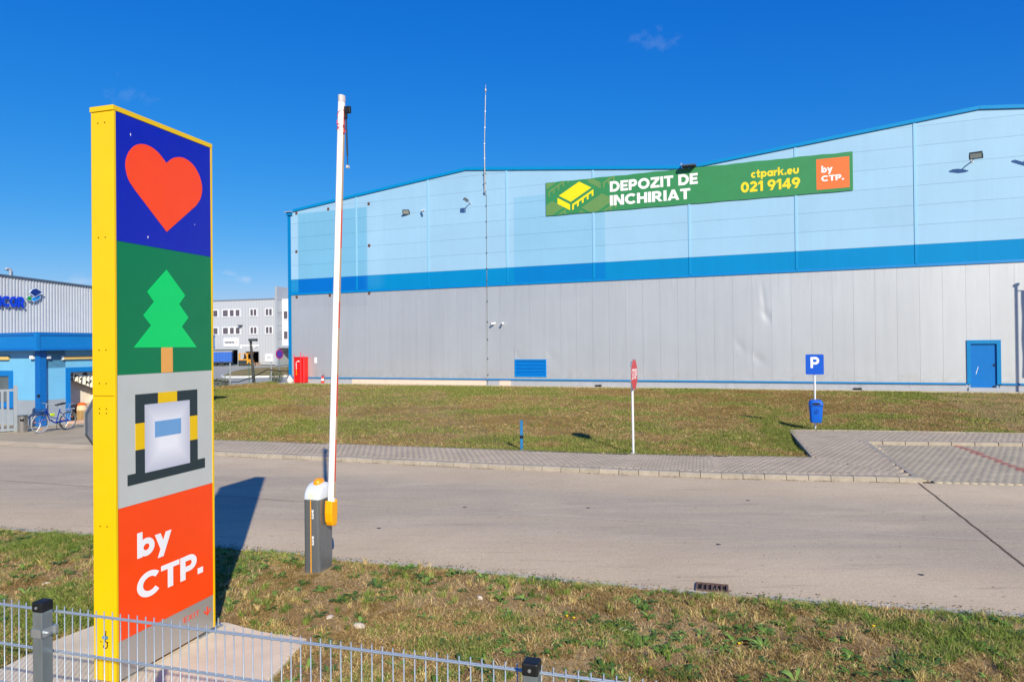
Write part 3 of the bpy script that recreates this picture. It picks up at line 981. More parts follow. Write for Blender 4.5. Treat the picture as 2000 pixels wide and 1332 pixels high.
# upright tufts of longer grass
tc_ = verge_pts(5200)
tg = fbm(tc_[:, 0], tc_[:, 1], 1.2, 91) + rng.uniform(-0.2, 0.2, len(tc_)) + 0.10 * np.exp(-(interp_line(NEAR, tc_[:, 0]) - tc_[:, 1]) / 0.4)
tc_ = tc_[np.argsort(-tg)][:1150]
nb = 34
P = np.repeat(tc_, nb, axis=0)
rad = np.repeat(rng.uniform(0.015, 0.075, len(tc_)), nb)
an = rng.uniform(0, 6.283, len(P))
rr_ = rad * np.sqrt(rng.uniform(0, 1, len(P)))
P[:, 0] += rr_ * np.cos(an)
P[:, 1] += rr_ * np.sin(an)
tcol = pick([lin(102, 126, 50), lin(120, 140, 62), lin(84, 108, 44), lin(140, 146, 76), lin(182, 162, 104), lin(196, 172, 120)], len(tc_))
cols = np.repeat(tcol, nb, axis=0) * rng.uniform(0.7, 1.3, (len(P), 1))
hh_ = np.repeat(rng.uniform(0.04, 0.11, len(tc_)), nb) * rng.uniform(0.5, 1.1, len(P))
o = stuff(link('grass_tufts', blades('grass_tufts', P, hh_, rng.uniform(0.004, 0.009, len(P)), cols, 1.1)))
tag(o, 'upright green tufts of longer grass scattered over the verge', 'grass')

# rosette weeds
def weeds(n):
    C = verge_pts(n * 3)
    g_ = fbm(C[:, 0], C[:, 1], 1.1, 81) + 0.10 * 0.5 * np.clip((C[:, 0] - 0.0) / 4, -0.5, 1) + 0.08 * np.exp(-(interp_line(NEAR, C[:, 0]) - C[:, 1]) / 0.6) + rng.uniform(-0.22, 0.22, len(C))
    C = C[np.argsort(-g_)][:n]
    V, F, K = [], [], []
    b = 0
    for c in C:
        k = rng.integers(9, 18)
        size = rng.uniform(0.035, 0.12) * (1.0 + 0.35 * (rng.uniform() > 0.85))
        base = np.array([lin(78, 110, 44), lin(98, 130, 56), lin(70, 98, 50), lin(112, 140, 68)][rng.integers(0, 4)])
        a0 = rng.uniform(0, 6.28)
        for j in range(k):
            a = a0 + j * 2.4 + rng.uniform(-0.3, 0.3)
            L = size * rng.uniform(0.5, 1.1)
            el = rng.uniform(0.15, 1.1)
            w = L * rng.uniform(0.08, 0.19)
            d = np.array([np.cos(a), np.sin(a), 0])
            s = np.array([-np.sin(a), np.cos(a), 0])
            p1 = c + d * L * 0.45 + np.array([0, 0, L * 0.45 * np.sin(el) + 0.004])
            p2 = c + d * L * 0.8 + np.array([0, 0, L * 0.55 * np.sin(el)])
            p3 = c + d * L * 1.0 + np.array([0, 0, L * 0.42 * np.sin(el)])
            V += [c - s * w * 0.2, c + s * w * 0.2, p1 + s * w, p1 - s * w, p2 + s * w * 0.8, p2 - s * w * 0.8, p3]
            F += [(b, b + 1, b + 2), (b, b + 2, b + 3), (b + 3, b + 2, b + 4), (b + 3, b + 4, b + 5), (b + 5, b + 4, b + 6)]
            cc = base * rng.uniform(0.75, 1.3)
            K += [cc] * 7
            b += 7
    return np_mesh('verge_weeds', np.array(V), np.array(F), m_blade, np.array(K))
o = stuff(link('verge_weeds', weeds(1750)))
tag(o, 'low green rosette weeds scattered over the verge along the road edge', 'weeds')

# clods and grit of the bare soil, dead stalks lying about
C = verge_pts(30000)
bz = fbm(C[:, 0], C[:, 1], 1.0, 71) + 0.06 * np.clip((C[:, 0] + 0.5) / 2, 0, 1) * (C[:, 1] < 6.6)
C = C[bz > 0.50][:9000]
n_ = len(C)
r0_ = rng.uniform(0.003, 0.014, n_) * (1 + 1.2 * (rng.uniform(0, 1, n_) > 0.95))
oct_ = np.array([(1, 0, 0), (0, 1, 0), (-1, 0, 0), (0, -1, 0), (0, 0, 0.8), (0, 0, -0.6)])
V = C[:, None, :] + oct_[None] * (r0_[:, None] * rng.uniform(0.7, 1.3, (n_, 6)))[:, :, None]
fo = np.array([(0, 1, 4), (1, 2, 4), (2, 3, 4), (3, 0, 4), (1, 0, 5), (2, 1, 5), (3, 2, 5), (0, 3, 5)])
F = (np.arange(n_)[:, None, None] * 6 + fo[None]).reshape(-1, 3)
cc = pick([lin(128, 102, 74), lin(110, 86, 62), lin(150, 124, 92), lin(178, 158, 126)], n_)
o = stuff(link('soil_clods', np_mesh('soil_clods', V.reshape(-1, 3), F, m_blade, np.repeat(cc, 6, axis=0))))
tag(o, 'crumbly soil clods and grit on the bare patches of the verge', 'soil')
P = verge_pts(46000)
n_ = len(P)
o = stuff(link('dead_stalks', blades('dead_stalks', P + np.array([0, 0, 0.006]), rng.uniform(0.01, 0.05, n_), rng.uniform(0.0025, 0.005, n_), pick([lin(206, 182, 130), lin(184, 156, 106), lin(220, 200, 156)], n_), 7.0)))
tag(o, 'dead straw stalks lying loose across the verge', 'straw')

# yellow flowers and pale stones
m_pet = M('yellow_petal', lin(240, 200, 20), 0.6, 0.1)
fl = MB()
for q in [(-4.9, 9.45), (-4.75, 9.35), (-5.0, 9.2), (-3.05, 9.72), (0.55, 7.25), (0.62, 7.22), (2.15, 6.6), (3.6, 6.9), (2.1, 5.15), (-4.6, 9.5), (-5.3, 8.9), (1.2, 6.1)]:
    z = float(verge_z(np.array([q[0]]), np.array([q[1]]))[0])
    fl.lathe([(0.003, 0), (0.014, 0.012), (0.016, 0.018), (0.004, 0.021)], 8, (q[0], q[1], z + 0.03))
o = stuff(part('verge_flowers', fl, m_pet, None))
tag(o, 'tiny yellow flowers dotted among the weeds of the verge', 'flowers')

m_stone = M('pale_stone', lin(206, 192, 172), 0.85, 0.15, 20, 0.4, 60, spec=0.2)
STONES = [((-3.62, 8.05), 0.075, 'chalky pale lump of rubble in the grass left of the barrier cabinet'),
          ((-2.0, 7.42), 0.05, 'small pale stone on dry grass below the barrier cabinet'),
          ((-1.62, 7.15), 0.07, 'flat tan stone on the verge right of the barrier cabinet'),
          ((-5.85, 8.6), 0.05, 'rounded pale stone in the grass left of the tall sign'),
          ((2.0, 5.62), 0.06, 'round tan pebble on bare soil right of the grass slope'),
          ((0.42, 4.92), 0.04, 'little pale stone on dark soil beyond the black-capped fence post'),
          ((-4.5, 9.0), 0.04, 'small white stone close to the yellow side of the sign'),
          ((1.1, 6.95), 0.045, 'white crumb of stone on soil below the drain inlet'),
          ((1.55, 4.75), 0.05, 'tan stone on brown soil at the bottom right of the verge'),
          ((-0.4, 7.9), 0.045, 'pale stone under green weeds near the middle of the verge')]
for k, (q, r0, lab) in enumerate(STONES):
    rs = random.Random(k)
    rings = []
    for i, (rr, zz) in enumerate([(0.5, -0.3), (0.95, 0.0), (1.0, 0.25), (0.75, 0.5), (0.3, 0.62)]):
        rings.append([(math.cos(a) * r0 * rr * (1 + 0.25 * math.sin(2 * a + k)) * rs.uniform(0.88, 1.1), math.sin(a) * r0 * 0.75 * rr * rs.uniform(0.88, 1.1), zz * r0) for a in np.linspace(0, 6.283, 10)[:-1]])
    z = float(verge_z(np.array([q[0]]), np.array([q[1]]))[0])
    o = part('stone', MB().loft(rings), m_stone, None, smooth=True, loc=(q[0], q[1], z), rotz=k * 1.3)
    tag(o, lab, 'stone', 'stones on the verge')

# ------------------------------------------------------------------ totem slab
part_ = MB().xy(SLAB, -0.12, 0.05)
o = part('sign_slab', part_, m_conc, None, bevel=0.012)
struct(o)

# ------------------------------------------------------------------ totem sign
TA = math.atan2(0.961, 0.276)
tot = thing('totem_sign', 'tall yellow totem sign with heart, tree, gate symbol and orange lettering panel', 'sign', (-3.442, 5.943, 0), TA)
TW, TD, TZ0, TZ1 = 1.200, 0.238, 0.085, 5.03
m_yel = M('yellow_paint', lin(246, 202, 0, 0.84), 0.38, 0.04, 3, spec=0.4)
m_blu = M('sign_blue', lin(14, 30, 170), 0.35, 0.05, 2.5)
m_grn = M('sign_green', lin(0, 118, 72), 0.35, 0.05, 2.5)
m_lgrn = M('sign_light_green', lin(0, 205, 104), 0.35, 0.04, 2.5)
m_sgry = M('sign_grey', lin(186, 190, 188), 0.4, 0.05, 2.5)
m_org = M('sign_orange', lin(255, 72, 14), 0.35, 0.04, 2.5)
m_tan = M('sign_tan', lin(228, 164, 84), 0.35, 0.04, 2.5)
m_wht = M('sign_white', lin(236, 236, 240), 0.4, 0.03, 2.5)
m_pblu = M('sign_pale_blue', lin(106, 156, 206), 0.35, 0.04, 2.5)
m_brs = M('brushed_silver', lin(184, 180, 174), 0.42, 0.06, 6, metal=0.55, stretch=(1, 1, 12))
m_spk = M('speckled_black', lin(40, 54, 58), 0.6, 0.6, 160)
m_scr = M('screw_dark', lin(90, 78, 20), 0.5, 0.1, metal=0.5)
def inner_print():
    m, nt, bs = new_mat('airbrushed_white_print')
    tc = nt.nodes.new('ShaderNodeTexCoord')
    mp = nt.nodes.new('ShaderNodeMapping')
    mp.inputs['Location'].default_value = (-1.0, -1.0, -1.0)
    mp.inputs['Scale'].default_value = (2.0, 2.0, 2.0)
    nt.links.new(tc.outputs['Generated'], mp.inputs['Vector'])
    sp_ = nt.nodes.new('ShaderNodeSeparateXYZ')
    nt.links.new(mp.outputs[0], sp_.inputs[0])
    e = math_n(nt, 'MAXIMUM', math_n(nt, 'ABSOLUTE', sp_.outputs[0]), math_n(nt, 'ABSOLUTE', sp_.outputs[2]))
    c = mix(nt, ramp(nt, e, 0.35, 1.0), lin(228, 230, 238), lin(186, 190, 206))
    nt.links.new(c, bs.inputs['Base Color'])
    bs.inputs['Roughness'].default_value = 0.4
    return m
m_inn = inner_print()
# yellow carcass: two sides, back, cap
part('side_panel', MB().box(-0.012, 0.0, 0.0, TD, 2.552, TZ1 - 0.004), m_yel, tot, bevel=0.003)
part('side_panel', MB().box(-0.012, 0.0, 0.0, TD, TZ0, 2.548), m_yel, tot, bevel=0.003)
part('side_panel', MB().box(TW, TW + 0.012, 0.0, TD, TZ0, TZ1 - 0.004), m_yel, tot, bevel=0.003)
part('back_panel', MB().box(0.001, TW - 0.001, TD - 0.012, TD - 0.001, TZ0, TZ1 - 0.006), m_yel, tot)
part('core', MB().box(0.004, TW - 0.004, 0.012, TD - 0.02, TZ0, TZ1 - 0.01), m_yel, tot)
part('cap', MB().box(-0.02, TW + 0.018, -0.012, TD + 0.008, TZ1, TZ1 + 0.046), m_yel, tot, bevel=0.004)
part('corner_strip', MB().box(-0.012, 0.008, -0.012, -0.001, TZ0, TZ1 - 0.003), m_yel, tot)
part('corner_strip', MB().box(TW - 0.008, TW + 0.012, -0.012, -0.001, TZ0, TZ1 - 0.003), m_yel, tot)
ZB = [TZ0, 0.42, 1.57, 2.73, 3.90, TZ1]
for (z0, z1, mm, nm, lb) in ((ZB[4], ZB[5], m_blu, 'panel', 'dark blue panel with the orange heart'), (ZB[3], ZB[4], m_grn, 'panel', 'green panel with the light green fir tree'),
                             (ZB[2], ZB[3], m_sgry, 'panel', 'grey panel with the black and yellow gate symbol'), (ZB[1], ZB[2], m_org, 'panel', 'orange panel with white lettering'), (ZB[0], ZB[1], m_brs, 'panel', 'brushed silver bottom panel with small red lettering')):
    o = part(nm, MB().box(0.009, TW - 0.009, -0.006, 0.010, z0 + 0.0008, z1 - 0.0008), mm, tot)
    o['label'] = lb
def face_poly(name, pts, mat, y=-0.0062, d=0.0022):
    return part(name, MB().xz(pts, y - d, y), mat, tot)
heart = catmull([(0.116, 4.585), (0.150, 4.690), (0.230, 4.782), (0.353, 4.822), (0.490, 4.800), (0.570, 4.735)], 6)
def open_catmull(pts, n=7):
    P = [tuple(2 * np.array(pts[0]) - np.array(pts[1]))] + list(pts) + [tuple(2 * np.array(pts[-1]) - np.array(pts[-2]))]
    out = []
    for i in range(1, len(P) - 2):
        p0, p1, p2, p3 = [np.array(P[i + j - 1]) for j in range(4)]
        for t in np.linspace(0, 1, n, endpoint=False):
            out.append(tuple(0.5 * ((2 * p1) + (p2 - p0) * t + (2 * p0 - 5 * p1 + 4 * p2 - p3) * t * t + (3 * p1 - p0 - 3 * p2 + p3) * t ** 3)))
    return out + [tuple(pts[-1])]
heart = open_catmull([(0.215, 4.386), (0.142, 4.470), (0.114, 4.590), (0.150, 4.705), (0.235, 4.795), (0.355, 4.828), (0.480, 4.800), (0.592, 4.722)]) + \
    open_catmull([(0.592, 4.722), (0.690, 4.797), (0.815, 4.828), (0.940, 4.795), (1.030, 4.705), (1.068, 4.590), (1.045, 4.480), (0.985, 4.395)])[1:] + [(0.590, 4.066)]
face_poly('heart', heart, m_org)
tree = [(0.584, 3.706), (0.348, 3.480), (0.428, 3.391), (0.303, 3.261), (0.393, 3.171), (0.193, 2.969), (0.976, 2.969), (0.776, 3.171), (0.866, 3.261), (0.743, 3.388), (0.823, 3.478)]
face_poly('fir_tree', tree, m_lgrn)
face_poly('tree_trunk', [(0.514, 2.9685), (0.655, 2.9685), (0.655, 2.7325), (0.514, 2.7325)], m_tan)
face_poly('gate_frame', [(0.205, 2.548), (0.468, 2.548), (0.468, 2.450), (0.31, 2.450), (0.31, 2.288), (0.205, 2.288)], m_spk)
face_poly('gate_frame', [(0.707, 2.548), (0.979, 2.548), (0.979, 2.288), (0.874, 2.288), (0.874, 2.450), (0.707, 2.450)], m_spk)
face_poly('gate_frame', [(0.205, 2.050), (0.31, 2.050), (0.31, 1.830), (0.874, 1.830), (0.874, 2.050), (0.979, 2.050), (0.979, 1.845), (1.081, 1.845), (1.081, 1.748), (0.116, 1.748), (0.116, 1.845), (0.205, 1.845)], m_spk)
face_poly('gate_band', [(0.468, 2.548), (0.707, 2.548), (0.707, 2.450), (0.468, 2.450)], m_yel)
face_poly('gate_band', [(0.205, 2.288), (0.31, 2.288), (0.31, 2.050), (0.205, 2.050)], m_yel)
face_poly('gate_band', [(0.874, 2.288), (0.979, 2.288), (0.979, 2.050), (0.874, 2.050)], m_yel)
face_poly('gate_leaf', [(0.3101, 2.4499), (0.8739, 2.4499), (0.8739, 1.8301), (0.3101, 1.8301)], m_inn, d=0.0016)
face_poly('gate_plate', [(0.428, 2.284), (0.755, 2.284), (0.755, 2.137), (0.428, 2.137)], m_pblu, y=-0.0078, d=0.0016)
letters('by', 0.219, 1.015, 0.405, 0.29, -0.0062, 0.0022, 0.23, 0.02, m_wht, tot)
letters('CTP.', 0.214, 0.698, 0.828, 0.232, -0.0062, 0.0022, 0.23, 0.05, m_wht, tot)
m_rlet = M('red_lettering', lin(226, 74, 50), 0.4, 0.05)
letters('EXIT', 0.775, 0.288, 0.215, 0.052, -0.0062, 0.002, 0.15, 0.22, m_rlet, tot)
face_poly('arrow', [(1.092, 0.330), (1.112, 0.330), (1.112, 0.272), (1.142, 0.302), (1.156, 0.290), (1.102, 0.238), (1.048, 0.290), (1.062, 0.302), (1.092, 0.272)], m_rlet)
for z in (4.93, 3.93, 2.95, 2.66, 2.44, 2.40, 1.42, 0.42):
    for yy in (0.085, 0.16):
        part('screw', MB().tube([(-0.0122, yy, z), (-0.0155, yy, z)], 0.006, 8), m_scr, tot)
for k_, (x_, z_, w_, h2_) in enumerate(((0.17, 4.88, 0.007, 0.024), (0.92, 4.72, 0.006, 0.008), (0.36, 3.99, 0.009, 0.02), (0.96, 4.20, 0.006, 0.009))):
    face_poly('dropping', [(x_, z_), (x_ + w_ * 0.7, z_ + 0.004), (x_ + w_, z_ - h2_ * 0.6), (x_ + w_ * 0.4, z_ - h2_), (x_ - w_ * 0.2, z_ - h2_ * 0.5)], m_wht, y=-0.0063, d=0.0006)
# base plates, anchor bolts, rubber-dark gap
m_galv = M('galvanised', lin(176, 182, 186), 0.42, 0.12, 9, metal=0.7)
for x0 in (0.10, 0.98):
    part('base_plate', MB().box(x0, x0 + 0.34 if x0 > 0.5 else x0 + 0.3, -0.02 if x0 > 0.5 else 0.02, TD - 0.02, 0.05, 0.066), m_galv, tot)
    part('leg', MB().box(x0 + 0.05, x0 + 0.15, 0.07, 0.16, 0.066, TZ0 + 0.02), m_galv, tot)
for x0, y0 in ((1.27, 0.0), (1.29, 0.08), (1.27, 0.17)):
    part('anchor_bolt', MB().tube([(x0, y0, 0.066), (x0, y0, 0.15)], 0.009, 8).tube([(x0, y0, 0.07), (x0, y0, 0.088)], 0.018, 6), m_galv, tot)
cb = MB().tube([(-0.02, 0.105 + 0.022 * math.cos(a), 0.40 + 0.03 * math.sin(a) - 0.02 * (a > 6)) for a in np.linspace(0.6, 6.9, 16)], 0.0035, 6)
cb.tube([(-0.018, 0.11, 0.43), (-0.02, 0.105, 0.46), (-0.018, 0.10, 0.52)], 0.0035, 6)
o = part('cable_loop', cb, M('black_cable', lin(24, 26, 28), 0.6, 0.1), tot)
part('cable_tag', MB().box(-0.03, -0.014, 0.08, 0.13, 0.455, 0.475), M('blue_tag', lin(70, 130, 170), 0.5, 0.1), tot)

# ------------------------------------------------------------------ barrier
bar = thing('parking_barrier', 'grey barrier cabinet with silver hood, amber lamp and raised white boom', 'barrier', (-2.575, 9.05, 0), math.atan2(-0.28, 0.96))
m_cab = M('cabinet_grey', lin(122, 126, 130), 0.27, 0.07, 4, metal=0.5, stretch=(3, 3, 0.3))
m_hood = M('hood_silver', lin(214, 219, 226), 0.35, 0.05, 4, metal=0.15)
m_amb = M('amber_plastic', lin(240, 150, 10), 0.25, 0.08, 30, spec=0.6)
m_hub = M('hub_orange', lin(250, 168, 0), 0.4, 0.04, 6)
m_boom = M('boom_white', lin(244, 244, 246), 0.35, 0.03, 4)
m_red = M('reflective_red', lin(220, 44, 40), 0.4, 0.06, 20)
m_blk = M('black_plastic', lin(22, 24, 27), 0.5, 0.1)
def rrect(hx, hy, r, n=5):
    o_ = []
    for cx_, cy_, a0 in ((hx - r, hy - r, 0), (-hx + r, hy - r, 90), (-hx + r, -hy + r, 180), (hx - r, -hy + r, 270)):
        for k in range(n + 1):
            a = R(a0 + 90 * k / n)
            o_.append((cx_ + r * math.cos(a), cy_ + r * math.sin(a)))
    return o_
CBX, CBY = 0.118, 0.172
sec = rrect(CBX, CBY, 0.045)
# shallow groove up each flank, as on the extruded body
sec2 = [(x * (1 - 0.10 * math.exp(-((y / 0.05) ** 2))) if abs(x) > CBX * 0.9 else x, y) for x, y in sec]
part('cabinet', MB().loft([[(x, y, z) for x, y in rrect(CBX, CBY, 0.045)] for z in (0.0, 0.985)]), m_cab, bar, smooth=True)
part('footing', MB().xy([(0.3 * math.cos(a) * (1 + 0.12 * math.sin(3 * a)), 0.34 * math.sin(a) * (1 + 0.1 * math.cos(4 * a))) for a in np.linspace(0, 6.283, 14)[:-1]], -0.1, 0.004), m_conc, bar)
part('foot', MB().xy(rrect(CBX + 0.02, CBY + 0.02, 0.03), -0.03, 0.012), m_galv, bar)
# hood: arched front to back
rings = []
for t in np.linspace(0, 1, 12):
    zz = 0.986 + 0.195 * t
    k = math.sqrt(max(0.0, 1 - t ** 2))
    yb = CBY * (0.25 + 0.75 * (1 - t ** 5))
    yf = -CBY + (CBY + 0.05) * (1 - k)
    sx = 0.80 + 0.20 * math.sqrt(max(0.0, 1 - t ** 4))
    rings.append([(x * sx, yf + (yb - yf) * (y + CBY) / (2 * CBY), zz) for x, y in rrect(CBX + 0.003, CBY, 0.04)])
part('hood', MB().loft(rings), m_hood, bar, smooth=True)
part('hood_window', MB().xz([(0.035 * c_, 1.035 + 0.035 * s_) for c_, s_ in [(math.cos(a), math.sin(a)) for a in np.linspace(0, math.pi, 8)]] + [(-0.035, 1.0), (0.035, 1.0)], -CBY - 0.004, -CBY + 0.06), M('hood_window_cream', lin(226, 222, 200), 0.3, 0.05), bar)
part('amber_lamp', MB().loft([[(x * k, y * k + 0.02, z) for x, y in rrect(0.055, 0.085, 0.05)] for k, z in ((1, 1.15), (0.98, 1.185), (0.85, 1.212), (0.55, 1.228), (0.2, 1.234))]), m_amb, bar, smooth=True)
part('stripe', MB().box(-0.012, 0.0, -CBY - 0.0022, -CBY + 0.002, 0.012, 0.98), m_hub, bar)
for z0 in (0.74, 0.40):
    letters('GAME', 0.010, z0, 0.028, 0.12, -CBY - 0.0002, 0.002, 0.22, 0.08, m_wht, bar, True)
# arm bracket on the flank
HX = CBX + 0.012
hubp = [(-0.088, 0.80), (-0.075, 0.69), (-0.045, 0.630), (0.03, 0.618), (0.060, 0.65), (0.075, 0.80), (0.07, 0.965), (0.02, 0.945), (-0.03, 0.945), (-0.07, 0.965)]
part('arm_bracket', MB().yz(hubp, HX + 0.008, HX + 0.118), m_hub, bar, bevel=0.018)
part('shaft', MB().tube([(CBX - 0.01, -0.01, 0.80), (HX + 0.04, -0.01, 0.80)], 0.05, 14), m_blk, bar)
# boom: oval section, leaning a little along the road
def boom_pt(z):
    return Vector((HX + 0.062 + (z - 0.8) * 0.0385, -0.005, z))
rings = []
for z in np.linspace(0.88, 6.21, 14):
    c = boom_pt(z)
    rings.append([(c.x + 0.042 * math.cos(a), c.y + 0.058 * math.sin(a), z) for a in np.linspace(0, 2 * math.pi, 17)[:-1]])
boom = part('boom', MB().loft(rings), m_boom, bar, smooth=True)
c = boom_pt(6.21)
part('boom_cap', MB().loft([[(c.x + 0.0445 * math.cos(a), c.y + 0.0605 * math.sin(a), z) for a in np.linspace(0, 2 * math.pi, 17)[:-1]] for z in (6.15, 6.235)]), M('cap_grey', lin(196, 188, 190), 0.5, 0.1), boom, smooth=True)
for z0, z1 in ((5.75, 6.08), (4.25, 4.75), (3.2, 3.55), (2.05, 2.6), (1.2, 1.75)):
    a_, b_ = boom_pt(z0), boom_pt(z1)
    part('reflector', MB().prism([(a_.x + 0.0410, -0.012, z0), (a_.x + 0.0435, -0.012, z0), (a_.x + 0.0435, 0.012, z0), (a_.x + 0.0410, 0.012, z0)],
                                 [(b_.x + 0.0410, -0.012, z1), (b_.x + 0.0435, -0.012, z1), (b_.x + 0.0435, 0.012, z1), (b_.x + 0.0410, 0.012, z1)]), m_red, boom)
part('rubber_edge', MB().prism([(boom_pt(0.99).x + 0.0385, -0.02, 0.99), (boom_pt(0.99).x + 0.0422, -0.02, 0.99), (boom_pt(0.99).x + 0.0422, 0.02, 0.99), (boom_pt(0.99).x + 0.0385, 0.02, 0.99)],
                               [(boom_pt(6.1).x + 0.0385, -0.02, 6.1), (boom_pt(6.1).x + 0.0422, -0.02, 6.1), (boom_pt(6.1).x + 0.0422, 0.02, 6.1), (boom_pt(6.1).x + 0.0385, 0.02, 6.1)]), M('edge_tan', lin(190, 160, 130), 0.6, 0.1), boom)
for z0, dz in ((5.99, 0.05), (5.86, -0.02), (5.84, -0.10), (5.80, 0.02)):
    part('tie_wire', MB().tube([boom_pt(z0) + Vector((0.048 * math.cos(a), 0.064 * math.sin(a), dz * math.cos(a + 0.4))) for a in np.linspace(-0.5, 5.2, 16)], 0.004, 6), m_red, boom)
c = boom_pt(6.08)
part('swing_bracket', MB().box(c.x + 0.044, c.x + 0.130, -0.02, 0.02, 6.0, 6.09).box(c.x + 0.046, c.x + 0.076, -0.02, 0.02, 5.93, 6.0), m_blk, bar, bevel=0.006)
part('swing_rod', MB().tube([(c.x + 0.062, 0, 5.95), (c.x + 0.078, 0, 5.45)], 0.011, 8).tube([(c.x + 0.078, 0, 5.45), (c.x + 0.081, 0, 5.32)], 0.006, 8), m_blk, bar)
part('swing_foot', MB().box(c.x + 0.067, c.x + 0.098, -0.02, 0.02, 5.285, 5.32), M('foot_pale', lin(190, 190, 188), 0.5, 0.1), bar)

# ------------------------------------------------------------------ mesh fence in the foreground
FA = math.atan2(-0.28, 0.96)
F1 = np.array([-2.336, 3.40])
fd_ = np.array([0.96, -0.28])
fen = thing('mesh_fence', 'galvanised wire mesh fence with black-capped posts in the foreground', 'fence', (F1[0], F1[1], 0.0), FA)
m_wire = M('wire_galvanised', lin(160, 172, 184), 0.42, 0.08, 30, metal=0.45)
m_post = M('post_galvanised', lin(132, 142, 148), 0.38, 0.18, 12, metal=0.55, stretch=(1, 1, 0.3))
for k in (-1, 0, 1, 2):
    x0 = 2.5 * k
    p = part('post', MB().box(x0 - 0.03, x0 + 0.03, -0.03, 0.03, -0.2, 1.69), m_post, fen, bevel=0.004)
    part('post_cap', MB().box(x0 - 0.033, x0 + 0.033, -0.033, 0.033, 1.665, 1.717), m_blk, p, bevel=0.008)
    part('cap_screw', MB().tube([(x0, -0.033, 1.69), (x0, -0.037, 1.69)], 0.007, 8), m_galv, p)
    for zc in (1.565, 0.75):
        part('clamp', MB().box(x0 - 0.045, x0 + 0.045, 0.031, 0.048, zc - 0.02, zc + 0.02).box(x0 - 0.036, x0 - 0.031, -0.036, 0.031, zc - 0.02, zc + 0.02).box(x0 + 0.031, x0 + 0.036, -0.036, 0.031, zc - 0.02, zc + 0.02).box(x0 - 0.036, x0 + 0.036, -0.036, -0.031, zc - 0.02, zc + 0.02), m_galv, p)
        part('clamp_bolt', MB().tube([(x0 + 0.036, -0.01, zc), (x0 + 0.056, -0.01, zc)], 0.008, 6).tube([(x0 - 0.036, -0.01, zc), (x0 - 0.056, -0.01, zc)], 0.008, 6), m_galv, p)
wme = MB().tube([(0, 0, 0.04), (0, 0, 1.672)], 0.0030, 6).mesh('wire')
wme.materials.append(m_wire)
for p_ in wme.polygons:
    p_.use_smooth = True
for k in (-1, 0, 1):
    for i in range(50):
        xx = 2.5 * k + 0.025 + 0.05 * i
        link('wire', wme, None, fen, loc=(xx, 0.055 + random.uniform(-0.0012, 0.0012), random.uniform(-0.002, 0.002)))
    for zr in np.arange(0.045, 1.66, 0.2):
        for yy in (0.0485, 0.0615):
            part('rail_wire', MB().tube([(2.5 * k + 0.006, yy, zr - 0.0), (2.5 * k + 2.494, yy, zr)], 0.0038, 6), m_wire, fen, smooth=True)

# ------------------------------------------------------------------ warehouse
wh = thing('warehouse', 'large warehouse with light blue upper cladding, blue band and grey panelled lower wall', 'building', tuple(W0), WALL_A)
Z_BASE, Z_BB, Z_BT, DZ = 0.70, 7.04, 8.216, 1.073
S_L, S_R = -6.2, 54.0
ROOF = [(-6.2, 13.40), (9.0, 15.10), (24.0, 13.62), (39.0, 15.18), (54.0, 13.62)]
def roof_z(s):
    return float(np.interp(s, [p[0] for p in ROOF], [p[1] for p in ROOF]))

